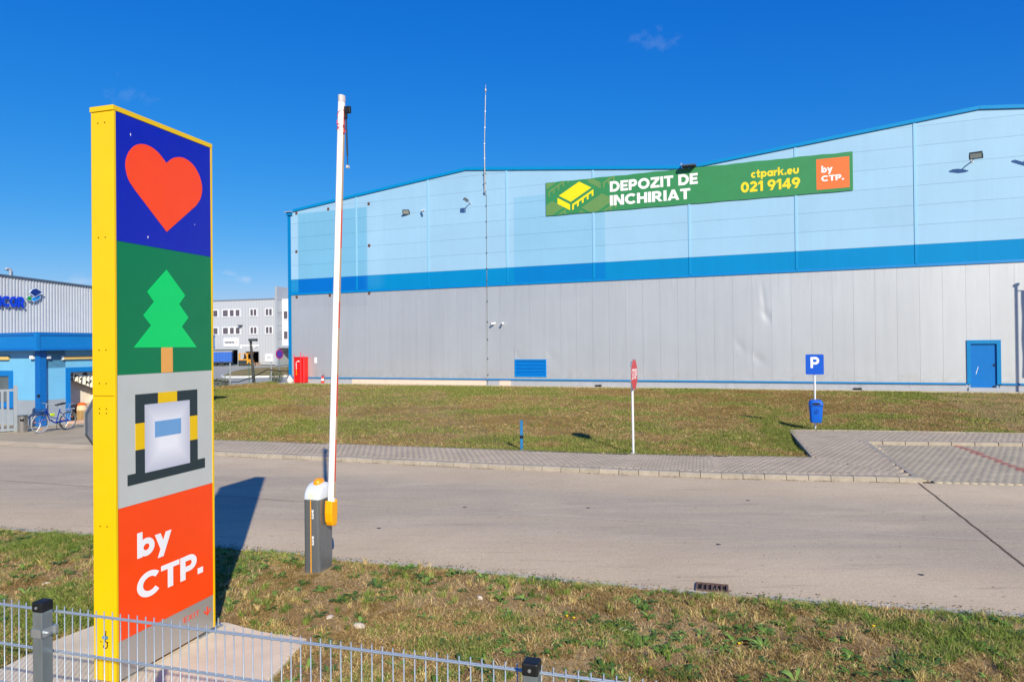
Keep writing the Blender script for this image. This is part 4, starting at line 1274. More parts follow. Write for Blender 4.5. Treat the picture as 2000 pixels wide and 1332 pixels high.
def wall_mat(name, base, faded, patch_amt, rough, streak=0.10, rand=0.02, metal=0.0, spec=0.35):
    m, nt, bs = new_mat(name)
    tc = nt.nodes.new('ShaderNodeTexCoord')
    tc.object = wh
    sp_ = nt.nodes.new('ShaderNodeSeparateXYZ')
    nt.links.new(tc.outputs['Object'], sp_.inputs[0])
    X, Z = sp_.outputs[0], sp_.outputs[2]
    def rect(x0, x1, z0, z1, soft):
        a = math_n(nt, 'MULTIPLY', ramp(nt, X, x0 - soft, x0 + soft), ramp(nt, X, x1 + soft, x1 - soft))
        b = math_n(nt, 'MULTIPLY', ramp(nt, Z, z0 - soft, z0 + soft), ramp(nt, Z, z1 + soft, z1 - soft))
        return math_n(nt, 'MULTIPLY', a, b)
    # unfaded paint where earlier signs used to hang
    p1 = math_n(nt, 'MULTIPLY', rect(-5.32, 0.92, 6.0, 13.25, 0.05), 1.0)
    p2 = math_n(nt, 'MULTIPLY', rect(12.5, 18.75, 6.0, 12.9, 0.04), 0.5)
    pm = math_n(nt, 'MULTIPLY', math_n(nt, 'ADD', p1, p2, True), patch_amt)
    # bleached margin next to the first patch
    w1 = rect(0.95, 2.2, 7.3, 13.0, 0.35)
    w2 = rect(-6.0, -5.35, 7.3, 13.0, 0.12)
    wm = math_n(nt, 'MULTIPLY', math_n(nt, 'ADD', w1, w2, True), 0.30 * patch_amt)
    c = mix(nt, pm, base, faded)
    c = mix(nt, wm, c, tuple(min(0.9, v * 1.12 + 0.05) for v in base))
    mp = nt.nodes.new('ShaderNodeMapping')
    mp.inputs['Scale'].default_value = (1.0, 1.0, 0.06)
    nt.links.new(tc.outputs['Object'], mp.inputs['Vector'])
    st = ramp(nt, noise(nt, mp.outputs[0], 3.0, 6, 0.7), 0.35, 0.75, 1 + streak * 0.4, 1 - streak)
    big = ramp(nt, noise(nt, tc.outputs['Object'], 0.22, 3), 0.3, 0.7, 0.96, 1.04)
    oi = nt.nodes.new('ShaderNodeObjectInfo')
    f = math_n(nt, 'MULTIPLY', math_n(nt, 'MULTIPLY', st, big), ramp(nt, oi.outputs['Random'], 0, 1, 1 - rand, 1 + rand))
    cx = N(nt, 'ShaderNodeCombineXYZ')
    for i in range(3):
        nt.links.new(f, cx.inputs[i])
    c = mix(nt, 1.0, c, cx.outputs[0], 'MULTIPLY')
    # soil splashed up from the apron, and drip marks below the band
    sp1 = math_n(nt, 'MULTIPLY', ramp(nt, Z, 1.5, 0.7), ramp(nt, noise(nt, tc.outputs['Object'], 2.3, 6, 0.7), 0.42, 0.7))
    c = mix(nt, math_n(nt, 'MULTIPLY', sp1, 0.35), c, lin(150, 136, 116))
    dr1 = math_n(nt, 'MULTIPLY', math_n(nt, 'MULTIPLY', ramp(nt, Z, 5.2, 7.0), ramp(nt, Z, 7.05, 7.0)), ramp(nt, noise(nt, mp.outputs[0], 9.0, 5, 0.7), 0.52, 0.72))
    c = mix(nt, math_n(nt, 'MULTIPLY', dr1, 0.28), c, lin(140, 140, 140))
    nt.links.new(c, bs.inputs['Base Color'])
    bs.inputs['Roughness'].default_value = rough
    bs.inputs['Metallic'].default_value = metal
    bs.inputs['Specular IOR Level'].default_value = spec
    wv = N(nt, 'ShaderNodeTexNoise', Scale=0.9, Detail=2)
    nt.links.new(tc.outputs['Object'], wv.inputs['Vector'])
    add_bump(nt, bs, wv.outputs[0], 0.10, 0.05)
    return m

m_wl = wall_mat('cladding_light_blue', lin(162, 206, 238, 0.80), lin(114, 186, 225, 0.80), 0.8, 0.5, 0.03)
m_wb = wall_mat('cladding_band_blue', lin(0, 140, 206, 0.82), lin(0, 112, 204, 0.82), 1.0, 0.6, 0.05, 0.02, 0.0, 0.12)
m_wg = wall_mat('cladding_grey', lin(197, 201, 206, 0.93), lin(189, 193, 199, 0.93), 0.5, 0.47, 0.05, 0.012, 0.43)
m_trim = M('trim_blue', lin(0, 128, 196, 0.85), 0.45, 0.05, 3, spec=0.2)
m_trim2 = M('trim_bright_blue', lin(0, 142, 208, 0.85), 0.45, 0.05, 3, spec=0.2)
m_ltrim = M('trim_light_blue', lin(150, 204, 240, 0.85), 0.4, 0.04, 3)
m_core = M('cladding_core', lin(126, 156, 182), 0.8, 0.1)

# closed shell behind the cladding
prof = [(S_L + 0.05, 0.2)] + [(S_R - 0.05, 0.2)] + [(s, z - 0.03) for s, z in reversed(ROOF)]
prof[2] = (S_R - 0.05, prof[2][1])
prof[-1] = (S_L + 0.05, prof[-1][1])
part('shell', MB().xz(prof, 0.0, 60.0), m_core, wh)
part('side_wall', MB().box(S_L, S_L + 0.045, 0.02, 60.0, Z_BASE, 13.36), m_wl, wh)
for i in range(4):
    (s0, z0), (s1, z1) = ROOF[i], ROOF[i + 1]
    part('roof', MB().xz([(s0, z0), (s1, z1), (s1, z1 + 0.05), (s0, z0 + 0.05)], 0.02, 60.0), M('roof_sheet', lin(190, 196, 204), 0.45, 0.06, metal=0.3), wh)

def clip_poly(poly, f):
    out = []
    for i in range(len(poly)):
        a, b = poly[i - 1], poly[i]
        fa, fb = f(a), f(b)
        if (fa <= 0) != (fb <= 0):
            t = fa / (fa - fb)
            out.append((a[0] + (b[0] - a[0]) * t, a[1] + (b[1] - a[1]) * t))
        if fb <= 0:
            out.append(b)
    return out

bays = [S_L, 0, 6, 12, 18, 24, 30, 36, 42, 48, 54]
GAP = 0.0045
for b in range(len(bays) - 1):
    s0, s1 = bays[b], bays[b + 1]
    part('band_panel', MB().box(s0 + GAP, s1 - GAP, -0.06, -0.002, Z_BB, Z_BT - GAP), m_wb, wh)
    k = 0
    while True:
        z0, z1 = Z_BT + k * DZ, Z_BT + (k + 1) * DZ
        if z0 > max(roof_z(s0), roof_z(s1), roof_z((s0 + s1) / 2)) - 0.03:
            break
        poly = [(s0 + GAP, z0 + GAP), (s1 - GAP, z0 + GAP), (s1 - GAP, z1 - GAP), (s0 + GAP, z1 - GAP)]
        for i in range(4):
            (a0, c0), (a1, c1) = ROOF[i], ROOF[i + 1]
            if a0 < s1 and a1 > s0:
                sl = (c1 - c0) / (a1 - a0)
                poly = clip_poly(poly, lambda q: q[1] - (c0 + sl * (q[0] - a0)))
        if len(poly) >= 3:
            part('wall_panel', MB().xz(poly, -0.06, -0.002), m_wl, wh)
        k += 1
# covered joints between the bays
for s in bays[1:-1]:
    o = part('joint_cover', MB().box(s - 0.07, s + 0.07, -0.095, -0.061, Z_BT + 0.002, roof_z(s) - 0.03), m_ltrim, wh, bevel=0.012)
    part('joint_cover', MB().box(s - 0.065, s + 0.065, -0.092, -0.061, Z_BB + 0.13, Z_BT - 0.002), m_trim2, wh, bevel=0.012)
for b in range(len(bays) - 1):
    s0, s1 = bays[b], bays[b + 1]
    part('band_drip', MB().prism([(s0 + 0.003, -0.061, Z_BB + 0.13), (s0 + 0.003, -0.075, Z_BB + 0.125), (s0 + 0.003, -0.11, Z_BB - 0.02), (s0 + 0.003, -0.061, Z_BB - 0.02)],
                                 [(s1 - 0.003, -0.061, Z_BB + 0.13), (s1 - 0.003, -0.075, Z_BB + 0.125), (s1 - 0.003, -0.11, Z_BB - 0.02), (s1 - 0.003, -0.061, Z_BB - 0.02)]), m_trim, wh)
    part('base_drip', MB().prism([(s0 + 0.003, -0.05, 0.73), (s0 + 0.003, -0.064, 0.73), (s0 + 0.003, -0.12, 0.655), (s0 + 0.003, -0.05, 0.655)],
                                 [(s1 - 0.003, -0.05, 0.73), (s1 - 0.003, -0.064, 0.73), (s1 - 0.003, -0.12, 0.655), (s1 - 0.003, -0.05, 0.655)]), m_trim, wh) if b != 7 else None
for x0, x1 in ((36.003, 38.27), (39.79, 41.997)):
    part('base_drip', MB().prism([(x0, -0.05, 0.73), (x0, -0.064, 0.73), (x0, -0.12, 0.655), (x0, -0.05, 0.655)], [(x1, -0.05, 0.73), (x1, -0.064, 0.73), (x1, -0.12, 0.655), (x1, -0.05, 0.655)]), m_trim, wh)
# lower vertical panels; three of them dented
DENT = [(28.35, 4.55, 0.24, 0.30, 0.05), (28.18, 5.5, 0.12, 0.75, 0.035), (26.85, 2.8, 0.22, 0.30, 0.03), (27.85, 2.05, 0.30, 0.28, 0.035), (12.6, 2.35, 0.3, 0.3, 0.03), (15.0, 2.3, 0.3, 0.35, 0.03)]
def dent_y(x, z):
    d = 0
    for (cx_, cz_, rx, rz, a) in DENT:
        e = ((x - cx_) / rx) ** 2 + ((z - cz_) / rz) ** 2 + 1.2 * (x - cx_) * (z - cz_) / rx / rz
        d += 0.5 * a * math.exp(-e)
    return d
PW = 1.0742
k0 = math.floor((S_L - 26.46) / PW)
s = 26.46 + k0 * PW
while s < S_R:
    a, b = max(s, S_L) + 0.003, min(s + PW, S_R) - 0.003
    z0, z1 = 0.735, Z_BB - 0.004
    if b - a > 0.1:
        if any(a - 0.2 < d[0] < b + 0.2 for d in DENT):
            nx, nz = 14, 70
            V, F = [], []
            for i in range(nx + 1):
                for j in range(nz + 1):
                    x_, z_ = a + (b - a) * i / nx, z0 + (z1 - z0) * j / nz
                    e = min(1, i, nx - i)
                    V.append((x_, -0.05 + dent_y(x_, z_) * e, z_))
            F = [(i * (nz + 1) + j, (i + 1) * (nz + 1) + j, (i + 1) * (nz + 1) + j + 1, i * (nz + 1) + j + 1) for i in range(nx) for j in range(nz)]
            n0 = len(V)
            V += [(a, -0.002, z0), (b, -0.002, z0), (b, -0.002, z1), (a, -0.002, z1)]
            me = bpy.data.meshes.new('lower_panel')
            me.from_pydata(V, [], F)
            me.update()
            link('lower_panel', me, m_wg, wh, smooth=True)
        else:
            segs = [(z0, z1)]
            if b > 38.3 and a < 39.76:          # door opening
                lo, hi = max(a, 38.27), min(b, 39.79)
                part('lower_panel', MB().box(a, b, -0.05, -0.002, 3.0, z1), m_wg, wh)
                if lo - a > 0.02:
                    part('lower_panel', MB().box(a, lo, -0.05, -0.002, z0, 2.998), m_wg, wh)
                if b - hi > 0.02:
                    part('lower_panel', MB().box(hi, b, -0.05, -0.002, z0, 2.998), m_wg, wh)
            else:
                part('lower_panel', MB().box(a, b, -0.05, -0.002, z0, z1), m_wg, wh)
    s += PW
# roof flashing
def trim_seg(s0, z0, s1, z1):
    n = max(1, int((s1 - s0) / 3.8))
    for i in range(n):
        a, b = s0 + (s1 - s0) * i / n + 0.002, s0 + (s1 - s0) * (i + 1) / n - 0.002
        za, zb = z0 + (z1 - z0) * (a - s0) / (s1 - s0), z0 + (z1 - z0) * (b - s0) / (s1 - s0)
        part('roof_flashing', MB().xz([(a, za - 0.02), (b, zb - 0.02), (b, zb + 0.175), (a, za + 0.175)], -0.15, 0.019), m_trim2, wh, bevel=0.008)
trim_seg(-5.75, roof_z(-5.75), 9.0, 15.10)
trim_seg(9.0, 15.10, 23.55, roof_z(23.55))
trim_seg(24.5, roof_z(24.5), 39.0, 15.18)
trim_seg(39.0, 15.18, 53.8, roof_z(53.8))
part('corner_trim', MB().box(S_L - 0.09, S_L + 0.2, -0.085, -0.0625, 0.66, 13.40).box(S_L - 0.09, S_L - 0.06, -0.0625, 0.3, 0.66, 13.40), m_trim, wh)
m_zinc = M('zinc', lin(196, 204, 212), 0.4, 0.1, 8, metal=0.5)
part('gutter_end', MB().box(-6.45, -5.78, -0.30, -0.10, 13.40, 13.46), m_zinc, wh)
part('gutter_end', MB().box(-6.32, -5.80, -0.20, -0.10, 13.18, 13.40), m_trim, wh)
part('valley_outlet', MB().box(23.62, 24.45, -0.62, 0.1, 13.70, 13.76), M('outlet_sheet', lin(90, 100, 112), 0.5, 0.1, metal=0.4), wh)
part('valley_outlet', MB().box(23.60, 23.66, -0.62, -0.05, 13.76, 13.86), m_zinc, wh)
# plinth with repainted stretches
m_pl = M('plinth_grey', lin(170, 174, 184, 0.9), 0.85, 0.10, 2.5, 0.3, 40, spec=0.2)
m_pk = M('plinth_pink', lin(228, 200, 184, 0.95), 0.85, 0.08, 2.5, 0.3, 40, spec=0.2)
edges = [-6.35, -4.2, -2.4, -0.53, 0.9, 2.4, 3.75, 5.0, 6.4, 7.7, 9.0, 10.35, 11.33, 12.16] + [14.0 + 2.4 * i for i in range(10)] + [38.32]
for a, b in zip(edges[:-1], edges[1:]):
    pk_ = (-0.6 < a < 10.3) or abs(a - 11.33) < 0.01
    o = part('plinth', MB().box(a + 0.003, b - 0.003, -0.035 if not pk_ else -0.042, -0.001, 0.2, 0.654), m_pk if pk_ else m_pl, wh)
    if pk_:
        o['label'] = 'pale pink repainted stretch of the plinth'
for a, b in ((39.74, 42), (42, 48), (48, 54)):
    part('plinth', MB().box(a + 0.003, b - 0.003, -0.035, -0.001, 0.2, 0.654), m_pl, wh)
# rusty mounting plates left by a former sign
m_plate = M('rusty_plate', lin(96, 62, 50), 0.75, 0.2, 20)
for (a, z) in ((-5.45, 13.30), (-2.5, 13.38), (1.08, 13.46), (-5.48, 10.35), (1.09, 10.40), (-5.49, 6.86), (-2.42, 6.88), (1.05, 6.91)):
    yy = -0.051 if z < 7 else -0.061
    p = part('mounting_plate', MB().box(a - 0.095, a + 0.095, yy - 0.02, yy, z - 0.10, z + 0.10), m_plate, wh)
    part('plate_bolt', MB().tube([(a, yy - 0.02, z), (a, yy - 0.045, z)], 0.025, 6), m_plate, p)
# personnel door
m_door = M('door_blue', lin(0, 116, 200, 0.85), 0.4, 0.05, 4)
m_dfr = M('door_frame_blue', lin(0, 130, 196, 0.85), 0.4, 0.05, 4)
d_ = part('door', MB().box(38.45, 39.60, -0.015, 0.0, 0.50, 2.79), m_door, wh)
part('door_frame', MB().box(38.27, 38.445, -0.11, -0.0005, 0.68, 3.0).box(39.605, 39.79, -0.11, -0.0005, 0.68, 3.0).box(38.445, 39.605, -0.11, -0.0005, 2.80, 3.0), m_dfr, d_)
part('handle', MB().box(39.47, 39.52, -0.03, -0.015, 1.60, 1.76).tube([(39.495, -0.03, 1.70), (39.495, -0.07, 1.70), (39.41, -0.075, 1.70)], 0.011, 8), m_blk, d_)
part('door_stop', MB().box(39.44, 39.56, -0.06, -0.015, 0.50, 0.60), m_blk, d_)
part('scratch', MB().xz([(38.68, 1.22), (38.70, 1.20), (38.80, 1.60), (38.785, 1.61)], -0.0165, -0.0151), m_wht, d_)
part('threshold', MB().box(38.33, 39.73, -0.10, -0.001, 0.2, 0.495), m_pl, d_)
# wall vent with louvre blades
v_ = part('louvre_vent', MB().box(12.47, 14.71, -0.10, -0.051, 0.88, 0.94).box(12.47, 14.71, -0.10, -0.051, 1.98, 2.04).box(12.47, 12.53, -0.10, -0.051, 0.94, 1.98).box(14.65, 14.71, -0.10, -0.051, 0.94, 1.98), M('vent_blue', lin(0, 140, 224, 0.85), 0.4, 0.05), wh)
part('vent_back', MB().box(12.53, 14.65, -0.056, -0.051, 0.94, 1.98), M('vent_gap_shade', lin(0, 46, 104), 0.6), v_)  # backing coloured dark: paints the shade in the gaps between the slats
sl = MB().prism([(12.53, -0.097, 0.0), (12.53, -0.090, 0.0), (12.53, -0.066, 0.05), (12.53, -0.073, 0.05)], [(14.65, -0.097, 0.0), (14.65, -0.090, 0.0), (14.65, -0.066, 0.05), (14.65, -0.073, 0.05)]).mesh('slat')
sl.materials.append(M('vent_slat_blue', lin(0, 140, 240, 0.85), 0.35, 0.05))
for i in range(11):
    link('slat', sl, None, v_, loc=(0, 0, 0.945 + i * 0.0935))

apron = MB().prism([(S_L - 0.6, -1.0, 0.0), (S_R, -1.0, 0.0), (S_R, -0.036, 0.0), (S_L - 0.6, -0.036, 0.0)], [(S_L - 0.6, -1.0, 0.285), (S_R, -1.0, 0.285), (S_R, -0.036, 0.30), (S_L - 0.6, -0.036, 0.30)])
o = link('apron', apron.mesh('apron'), m_apron, None, loc=tuple(W0), rotz=WALL_A)
struct(o)

# ------------------------------------------------------------------ things on the warehouse wall
def wall_thing(name, label, cat, s, z=0.0, off=0.0, group=None):
    return thing(name, label, cat, wall_pt(s, off, z), WALL_A, group)

# banner
bn = wall_thing('banner', 'long green banner with white and yellow lettering across the warehouse gable', 'banner', 0)
m_bn = M('banner_green', lin(52, 140, 86, 0.85), 0.55, 0.06, 1.2, 0.25, 2.2)
m_bgh = M('banner_olive', lin(104, 150, 86, 0.85), 0.55, 0.06, 1.5)
m_byl = M('banner_yellow', lin(250, 230, 20, 0.85), 0.5, 0.04)
m_byl2 = M('banner_letter_yellow', lin(250, 222, 40, 0.85), 0.5, 0.04)
m_bor = M('banner_orange', lin(255, 120, 58, 0.85), 0.5, 0.05)
m_bwh = M('banner_white', lin(250, 250, 252, 0.85), 0.5, 0.03)
BY0 = -0.12
top = [(s_, 13.63 + 0.012 * math.sin(s_ * 2.1) - 0.012 * math.cos(s_ * 5.3)) for s_ in np.linspace(32.965, 14.81, 60)]
bot = [(s_, 11.455 + 0.010 * math.sin(s_ * 2.7)) for s_ in np.linspace(14.81, 32.965, 60)]
part('cloth', MB().xz(bot + top, BY0, BY0 + 0.02), m_bn, bn)
def bn_poly(name, pts, mat, y=0.0):
    return part(name, MB().xz(pts, BY0 - 0.004 - y, BY0 - 0.0005 - y), mat, bn)
def icon(dx, dz, mat, sel, clip=True):
    top_ = [(17.09, 13.50), (17.90, 13.04), (16.52, 12.24), (15.71, 12.71)]
    left_ = [(15.615, 12.58), (16.465, 12.09), (16.465, 11.70), (15.615, 12.19)]
    right_ = [(16.605, 12.08), (18.035, 12.92)]
    teeth = []
    for k in range(5):
        f0 = k * 0.235
        x_ = 18.035 - 1.43 * (k / 4.0) * 0.918
        zt = 12.92 - 0.84 * (18.035 - x_) / 1.43
        teeth += [(x_, zt - 0.40), (x_ - 0.115, zt - 0.45), (x_ - 0.115, zt - 0.07 - 0.15)]
        if k < 4:
            xn = 18.035 - 1.43 * ((k + 1) / 4.0) * 0.918
            teeth += [(xn, 12.92 - 0.84 * (18.035 - xn) / 1.43 - 0.15)]
    polys = {'t': top_, 'l': left_, 'r': right_ + teeth}
    for q in sel:
        pts = [(x_ + dx, z_ + dz) for x_, z_ in polys[q]]
        if clip:
            for f in (lambda p: 14.83 - p[0], lambda p: 11.48 - p[1], lambda p: p[1] - 13.6, lambda p: p[0] - 19.6):
                pts = clip_poly(pts, f)
        if len(pts) >= 3:
            bn_poly('building_icon' if mat is m_byl else 'pale_icon', pts, mat)
icon(0, 0, m_byl, 'tlr', False)
icon(-1.62, 0.98, m_bgh, 'tlr')
icon(1.50, -0.90, m_bgh, 'tlr')
icon(-1.85, -1.10, m_bgh, 'tr')
icon(2.05, 1.22, m_bgh, 'lr')
def bn_text(body, x0, z0, w, h_, mat, bold):
    letters(body, x0, z0, w, h_, BY0 - 0.0005, 0.006, bold, 0.07, mat, bn)
bn_text('DEPOZIT DE', 19.11, 12.63, 5.42, 0.68, m_bwh, 0.25)
bn_text('INCHIRIAT', 19.10, 11.76, 4.98, 0.67, m_bwh, 0.25)
bn_text('ctpark.eu', 27.58, 12.55, 2.60, 0.60, m_byl2, 0.23)
bn_text('021 9149', 27.0, 11.85, 3.24, 0.63, m_byl2, 0.24)
bn_poly('logo_square', [(31.10, 13.375), (32.79, 13.375), (32.79, 11.645), (31.10, 11.645)], m_bor)
letters('by', 31.36, 12.48, 0.58, 0.50, BY0 - 0.0042, 0.005, 0.24, 0.02, m_bwh, bn)
letters('CTP.', 31.35, 12.09, 1.16, 0.33, BY0 - 0.0042, 0.005, 0.24, 0.06, m_bwh, bn)

# lightning mast and its conductor
ms = wall_thing('lightning_mast', 'thin silver lightning mast standing above the gable ridge', 'mast', 10.47, 0.0, 0.16)
m_mast = M('mast_silver', lin(172, 170, 168), 0.35, 0.08, 4, metal=0.5)
mt = part('mast_tube', MB().tube([(0, -0.05, 13.35), (0.0, -0.05, 16.6)], 0.045, 10).tube([(0, -0.05, 16.6), (0.12, -0.05, 20.0)], 0.033, 10).tube([(0.12, -0.05, 20.0), (0.14, -0.05, 20.72)], 0.014, 8), m_mast, ms, smooth=True)
part('mast_tip', MB().lathe([(0.02, 0), (0.07, 0.08), (0.07, 0.2), (0.02, 0.3)], 10, (0.13, -0.05, 20.2)), m_mast, ms, smooth=True)
for z in (13.5, 14.1, 14.75):
    part('mast_bracket', MB().box(-0.07, 0.07, -0.11, 0.155, z - 0.03, z + 0.03), m_zinc, ms)
for z in (15.7, 16.7, 17.8, 18.9):
    part('mast_band', MB().lathe([(0.06, -0.03), (0.06, 0.03)], 10, ((z - 16.6) * 0.035 if z > 16.6 else 0, -0.05, z)), m_zinc, ms)
cd = wall_thing('conductor_cable', 'thin grey conductor wire clipped down the full height of the warehouse wall', 'cable', 10.47, 0.0, 0.0)
part('wire', MB().tube([(0, -0.19, 13.45), (0.06, -0.09, 13.2), (0.03, -0.085, 8.0), (0.03, -0.13, 7.1), (0.03, -0.08, 6.9), (0.0, -0.08, 0.80), (0, -0.15, 0.68), (0, -0.06, 0.56), (0, -0.055, 0.30)], 0.016, 6), M('wire_grey', lin(120, 124, 126), 0.5, 0.1, metal=0.4), cd, smooth=True)
for z in (12.5, 11.43, 10.36, 9.29, 8.22, 7.4, 6.0, 4.6, 3.4, 2.1, 1.0):
    part('clip', MB().box(0.0, 0.06, -0.115, -0.06 if z > 7 else -0.05, z - 0.035, z + 0.035), M('clip_dark', lin(50, 56, 62), 0.6, 0.1), cd)

m_lampb = M('lamp_body', lin(52, 58, 64), 0.5, 0.1)
m_lampg = M('lamp_glass', lin(214, 212, 198), 0.25, 0.1, 30, spec=0.7)
m_cam = M('camera_white', lin(236, 238, 240), 0.4, 0.05)
def flood(label, s, z, arm, yaw, pitch, w=0.52, hh=0.36):
    t = wall_thing('floodlight', label, 'floodlight', s, z, 0.062, 'floodlights on the warehouse')
    part('wall_bracket', MB().box(-0.06, 0.06, -0.02, 0, -0.08, 0.08), m_zinc, t)
    part('arm', MB().tube([(0, -0.01, 0), (0, -arm * 0.5, 0.04), (0, -arm, 0.03)], 0.03, 8), m_zinc, t, smooth=True)
    hd = part('lamp_head', MB().box(-w / 2, w / 2, -0.05, 0.03, -hh / 2, hh / 2).box(-w / 2 + 0.05, w / 2 - 0.05, 0.03, 0.07, -hh / 2 + 0.05, hh / 2 - 0.05), m_lampb, t, bevel=0.01)
    hd.location = (0, -arm - 0.06, hh * 0.3)
    hd.rotation_euler = (pitch, 0, yaw)
    part('lens', MB().box(-w / 2 + 0.04, w / 2 - 0.04, -0.056, -0.0505, -hh / 2 + 0.04, hh / 2 - 0.04), m_lampg, hd)
    part('bracket', MB().box(-w / 2 - 0.02, -w / 2 - 0.002, -0.02, 0.03, -hh / 2 - 0.05, 0.03).box(w / 2 + 0.002, w / 2 + 0.02, -0.02, 0.03, -hh / 2 - 0.05, 0.03).box(-w / 2 - 0.02, w / 2 + 0.02, -0.02, 0.03, -hh / 2 - 0.065, -hh / 2 - 0.05), m_lampb, hd)
    return t
flood('square floodlight at the left end of the warehouse, left of the small camera', 4.34, 12.45, 0.16, 0.35, R(52), 0.48, 0.38)
flood('floodlight on an arm at the right end of the warehouse gable', 38.64, 12.47, 0.75, -0.25, R(57), 0.58, 0.42)
flood('floodlight edge-on on a long arm under the left ridge of the warehouse', 9.30, 12.80, 0.7, -0.9, R(60), 0.42, 0.30)
flood('floodlight past the right floodlight, cut by the picture edge', 41.35, 12.55, 0.7, -0.4, R(40), 0.62, 0.46)

def bullet(label, s, z, off, yaw, arm=0.14, L=0.26):
    t = wall_thing('security_camera', label, 'camera', s, z, off, 'cameras on the warehouse wall')
    part('mount', MB().tube([(0, 0, 0.02), (0, -0.02, 0.02)], 0.07, 12).tube([(0, -0.02, 0.02), (0, -arm, 0.0)], 0.028, 8), m_cam, t, smooth=True)
    b = part('housing', MB().tube([(0, 0.05, 0), (0, -L, 0)], 0.065, 12), m_cam, t, smooth=True)
    b.location = (0, -arm, 0)
    b.rotation_euler = (R(14), 0, yaw)
    part('lens', MB().tube([(0, -L - 0.001, 0), (0, -L - 0.008, 0)], 0.05, 12), m_blk, b)
    return t
bullet('small white camera beside the second joint of the light blue cladding', 5.60, 12.55, 0.062, 0.9, 0.2, 0.32)
bullet('left of two white cameras on the grey wall beside the conductor wire', 11.02, 4.48, 0.05, -0.7, 0.16, 0.22)
bullet('right of two white cameras on the grey wall above the vent', 11.64, 4.46, 0.05, 0.15, 0.16, 0.2)

o = wall_thing('wall_notice', 'small white notice on the grey wall beside the red cabinet', 'notice', -3.77, 1.8, 0.05)
part('plate', MB().box(-0.11, 0.11, -0.012, 0, 0, 0.42), m_wht, o)

# red fire cabinet
fc_ = wall_thing('fire_cabinet', 'tall red fire equipment cabinet at the left foot of the warehouse', 'cabinet', -4.85, 0.295, 0.09)
m_fr = M('fire_red', lin(226, 26, 18, 0.9), 0.4, 0.05)
part('body', MB().box(-0.50, 0.40, -0.48, 0, 0.06, 1.93), m_fr, fc_, bevel=0.015)
part('plinth_rail', MB().box(-0.46, 0.36, -0.45, -0.03, 0.0, 0.06), M('dark_red', lin(120, 20, 16), 0.5, 0.1), fc_)
part('lid', MB().box(-0.52, 0.42, -0.50, 0.0, 1.932, 1.98), m_fr, fc_, bevel=0.01)
part('door_gap', MB().box(0.06, 0.066, -0.4835, -0.481, 0.10, 1.90), M('dark_red', lin(120, 20, 16), 0.5, 0.1), fc_)
for k_ in range(9):
    z = 0.62 + k_ * 0.115
    part('lettering_mark', MB().box(-0.36 + 0.012 * (k_ % 3), -0.27 - 0.015 * (k_ % 2), -0.4835, -0.481, z, z + 0.085), m_hub if k_ < 4 else m_wht, fc_)
part('handle', MB().box(-0.22, -0.02, -0.4835, -0.481, 1.62, 1.70), m_wht, fc_)
for x_, zt in ((-0.58, 2.2), (0.16, 2.35), (0.44, 2.15)):
    part('guard_rod', MB().tube([(x_, -0.55 if x_ > 0 else -0.40, 0), (x_, -0.55 if x_ > 0 else -0.40, zt)], 0.028, 8), M('rod_red', lin(226, 70, 80), 0.5, 0.1), fc_, smooth=True)
ex = wall_thing('fire_extinguisher', 'red fire extinguisher standing on the apron right of the red cabinet', 'extinguisher', -3.0, 0.295, 0.25)
part('cylinder', MB().lathe([(0.09, 0), (0.11, 0.02), (0.11, 0.42), (0.08, 0.50), (0.03, 0.54)], 14), m_fr, ex, smooth=True)
part('white_band', MB().lathe([(0.112, 0.18), (0.112, 0.36)], 14), m_wht, ex)
part('valve', MB().box(-0.05, 0.08, -0.02, 0.02, 0.53, 0.58).box(-0.02, 0.10, -0.015, 0.015, 0.60, 0.62), m_blk, ex)
part('hose', MB().tube([(0.06, 0, 0.56), (0.15, 0, 0.50), (0.155, 0, 0.2)], 0.016, 6), m_blk, ex, smooth=True)
sk = part('plastic_sack', MB().loft([[(0.22 * r_ * math.cos(a) * (1 + 0.15 * math.sin(3 * a)), 0.2 * r_ * math.sin(a), z) for a in np.linspace(0, 6.283, 13)[:-1]] for r_, z in ((0.7, 0), (1.05, 0.1), (1.0, 0.28), (0.6, 0.42), (0.25, 0.5), (0.4, 0.58))]), M('sack_white', lin(226, 218, 212), 0.6, 0.12, 14, 0.4, 20), None, smooth=True, loc=wall_pt(-5.85, 0.5, 0.297), rotz=WALL_A)
tag(sk, 'white plastic sack slumped left of the red cabinet', 'sack')
for lab, s_ in (('black bait box at the wall foot behind the stop sign', 18.23), ('black bait box at the wall foot right of the parking sign', 33.06)):
    bb = wall_thing('bait_box', lab, 'box', s_, 0.298, 0.2, 'bait boxes along the plinth')
    part('box', MB().xz([(-0.2, 0), (0.2, 0), (0.17, 0.12), (-0.17, 0.12)], -0.12, 0.12), m_blk, bb)
    part('label', MB().box(-0.15, 0.02, -0.06, 0.06, 0.1205, 0.124), m_wht, bb)

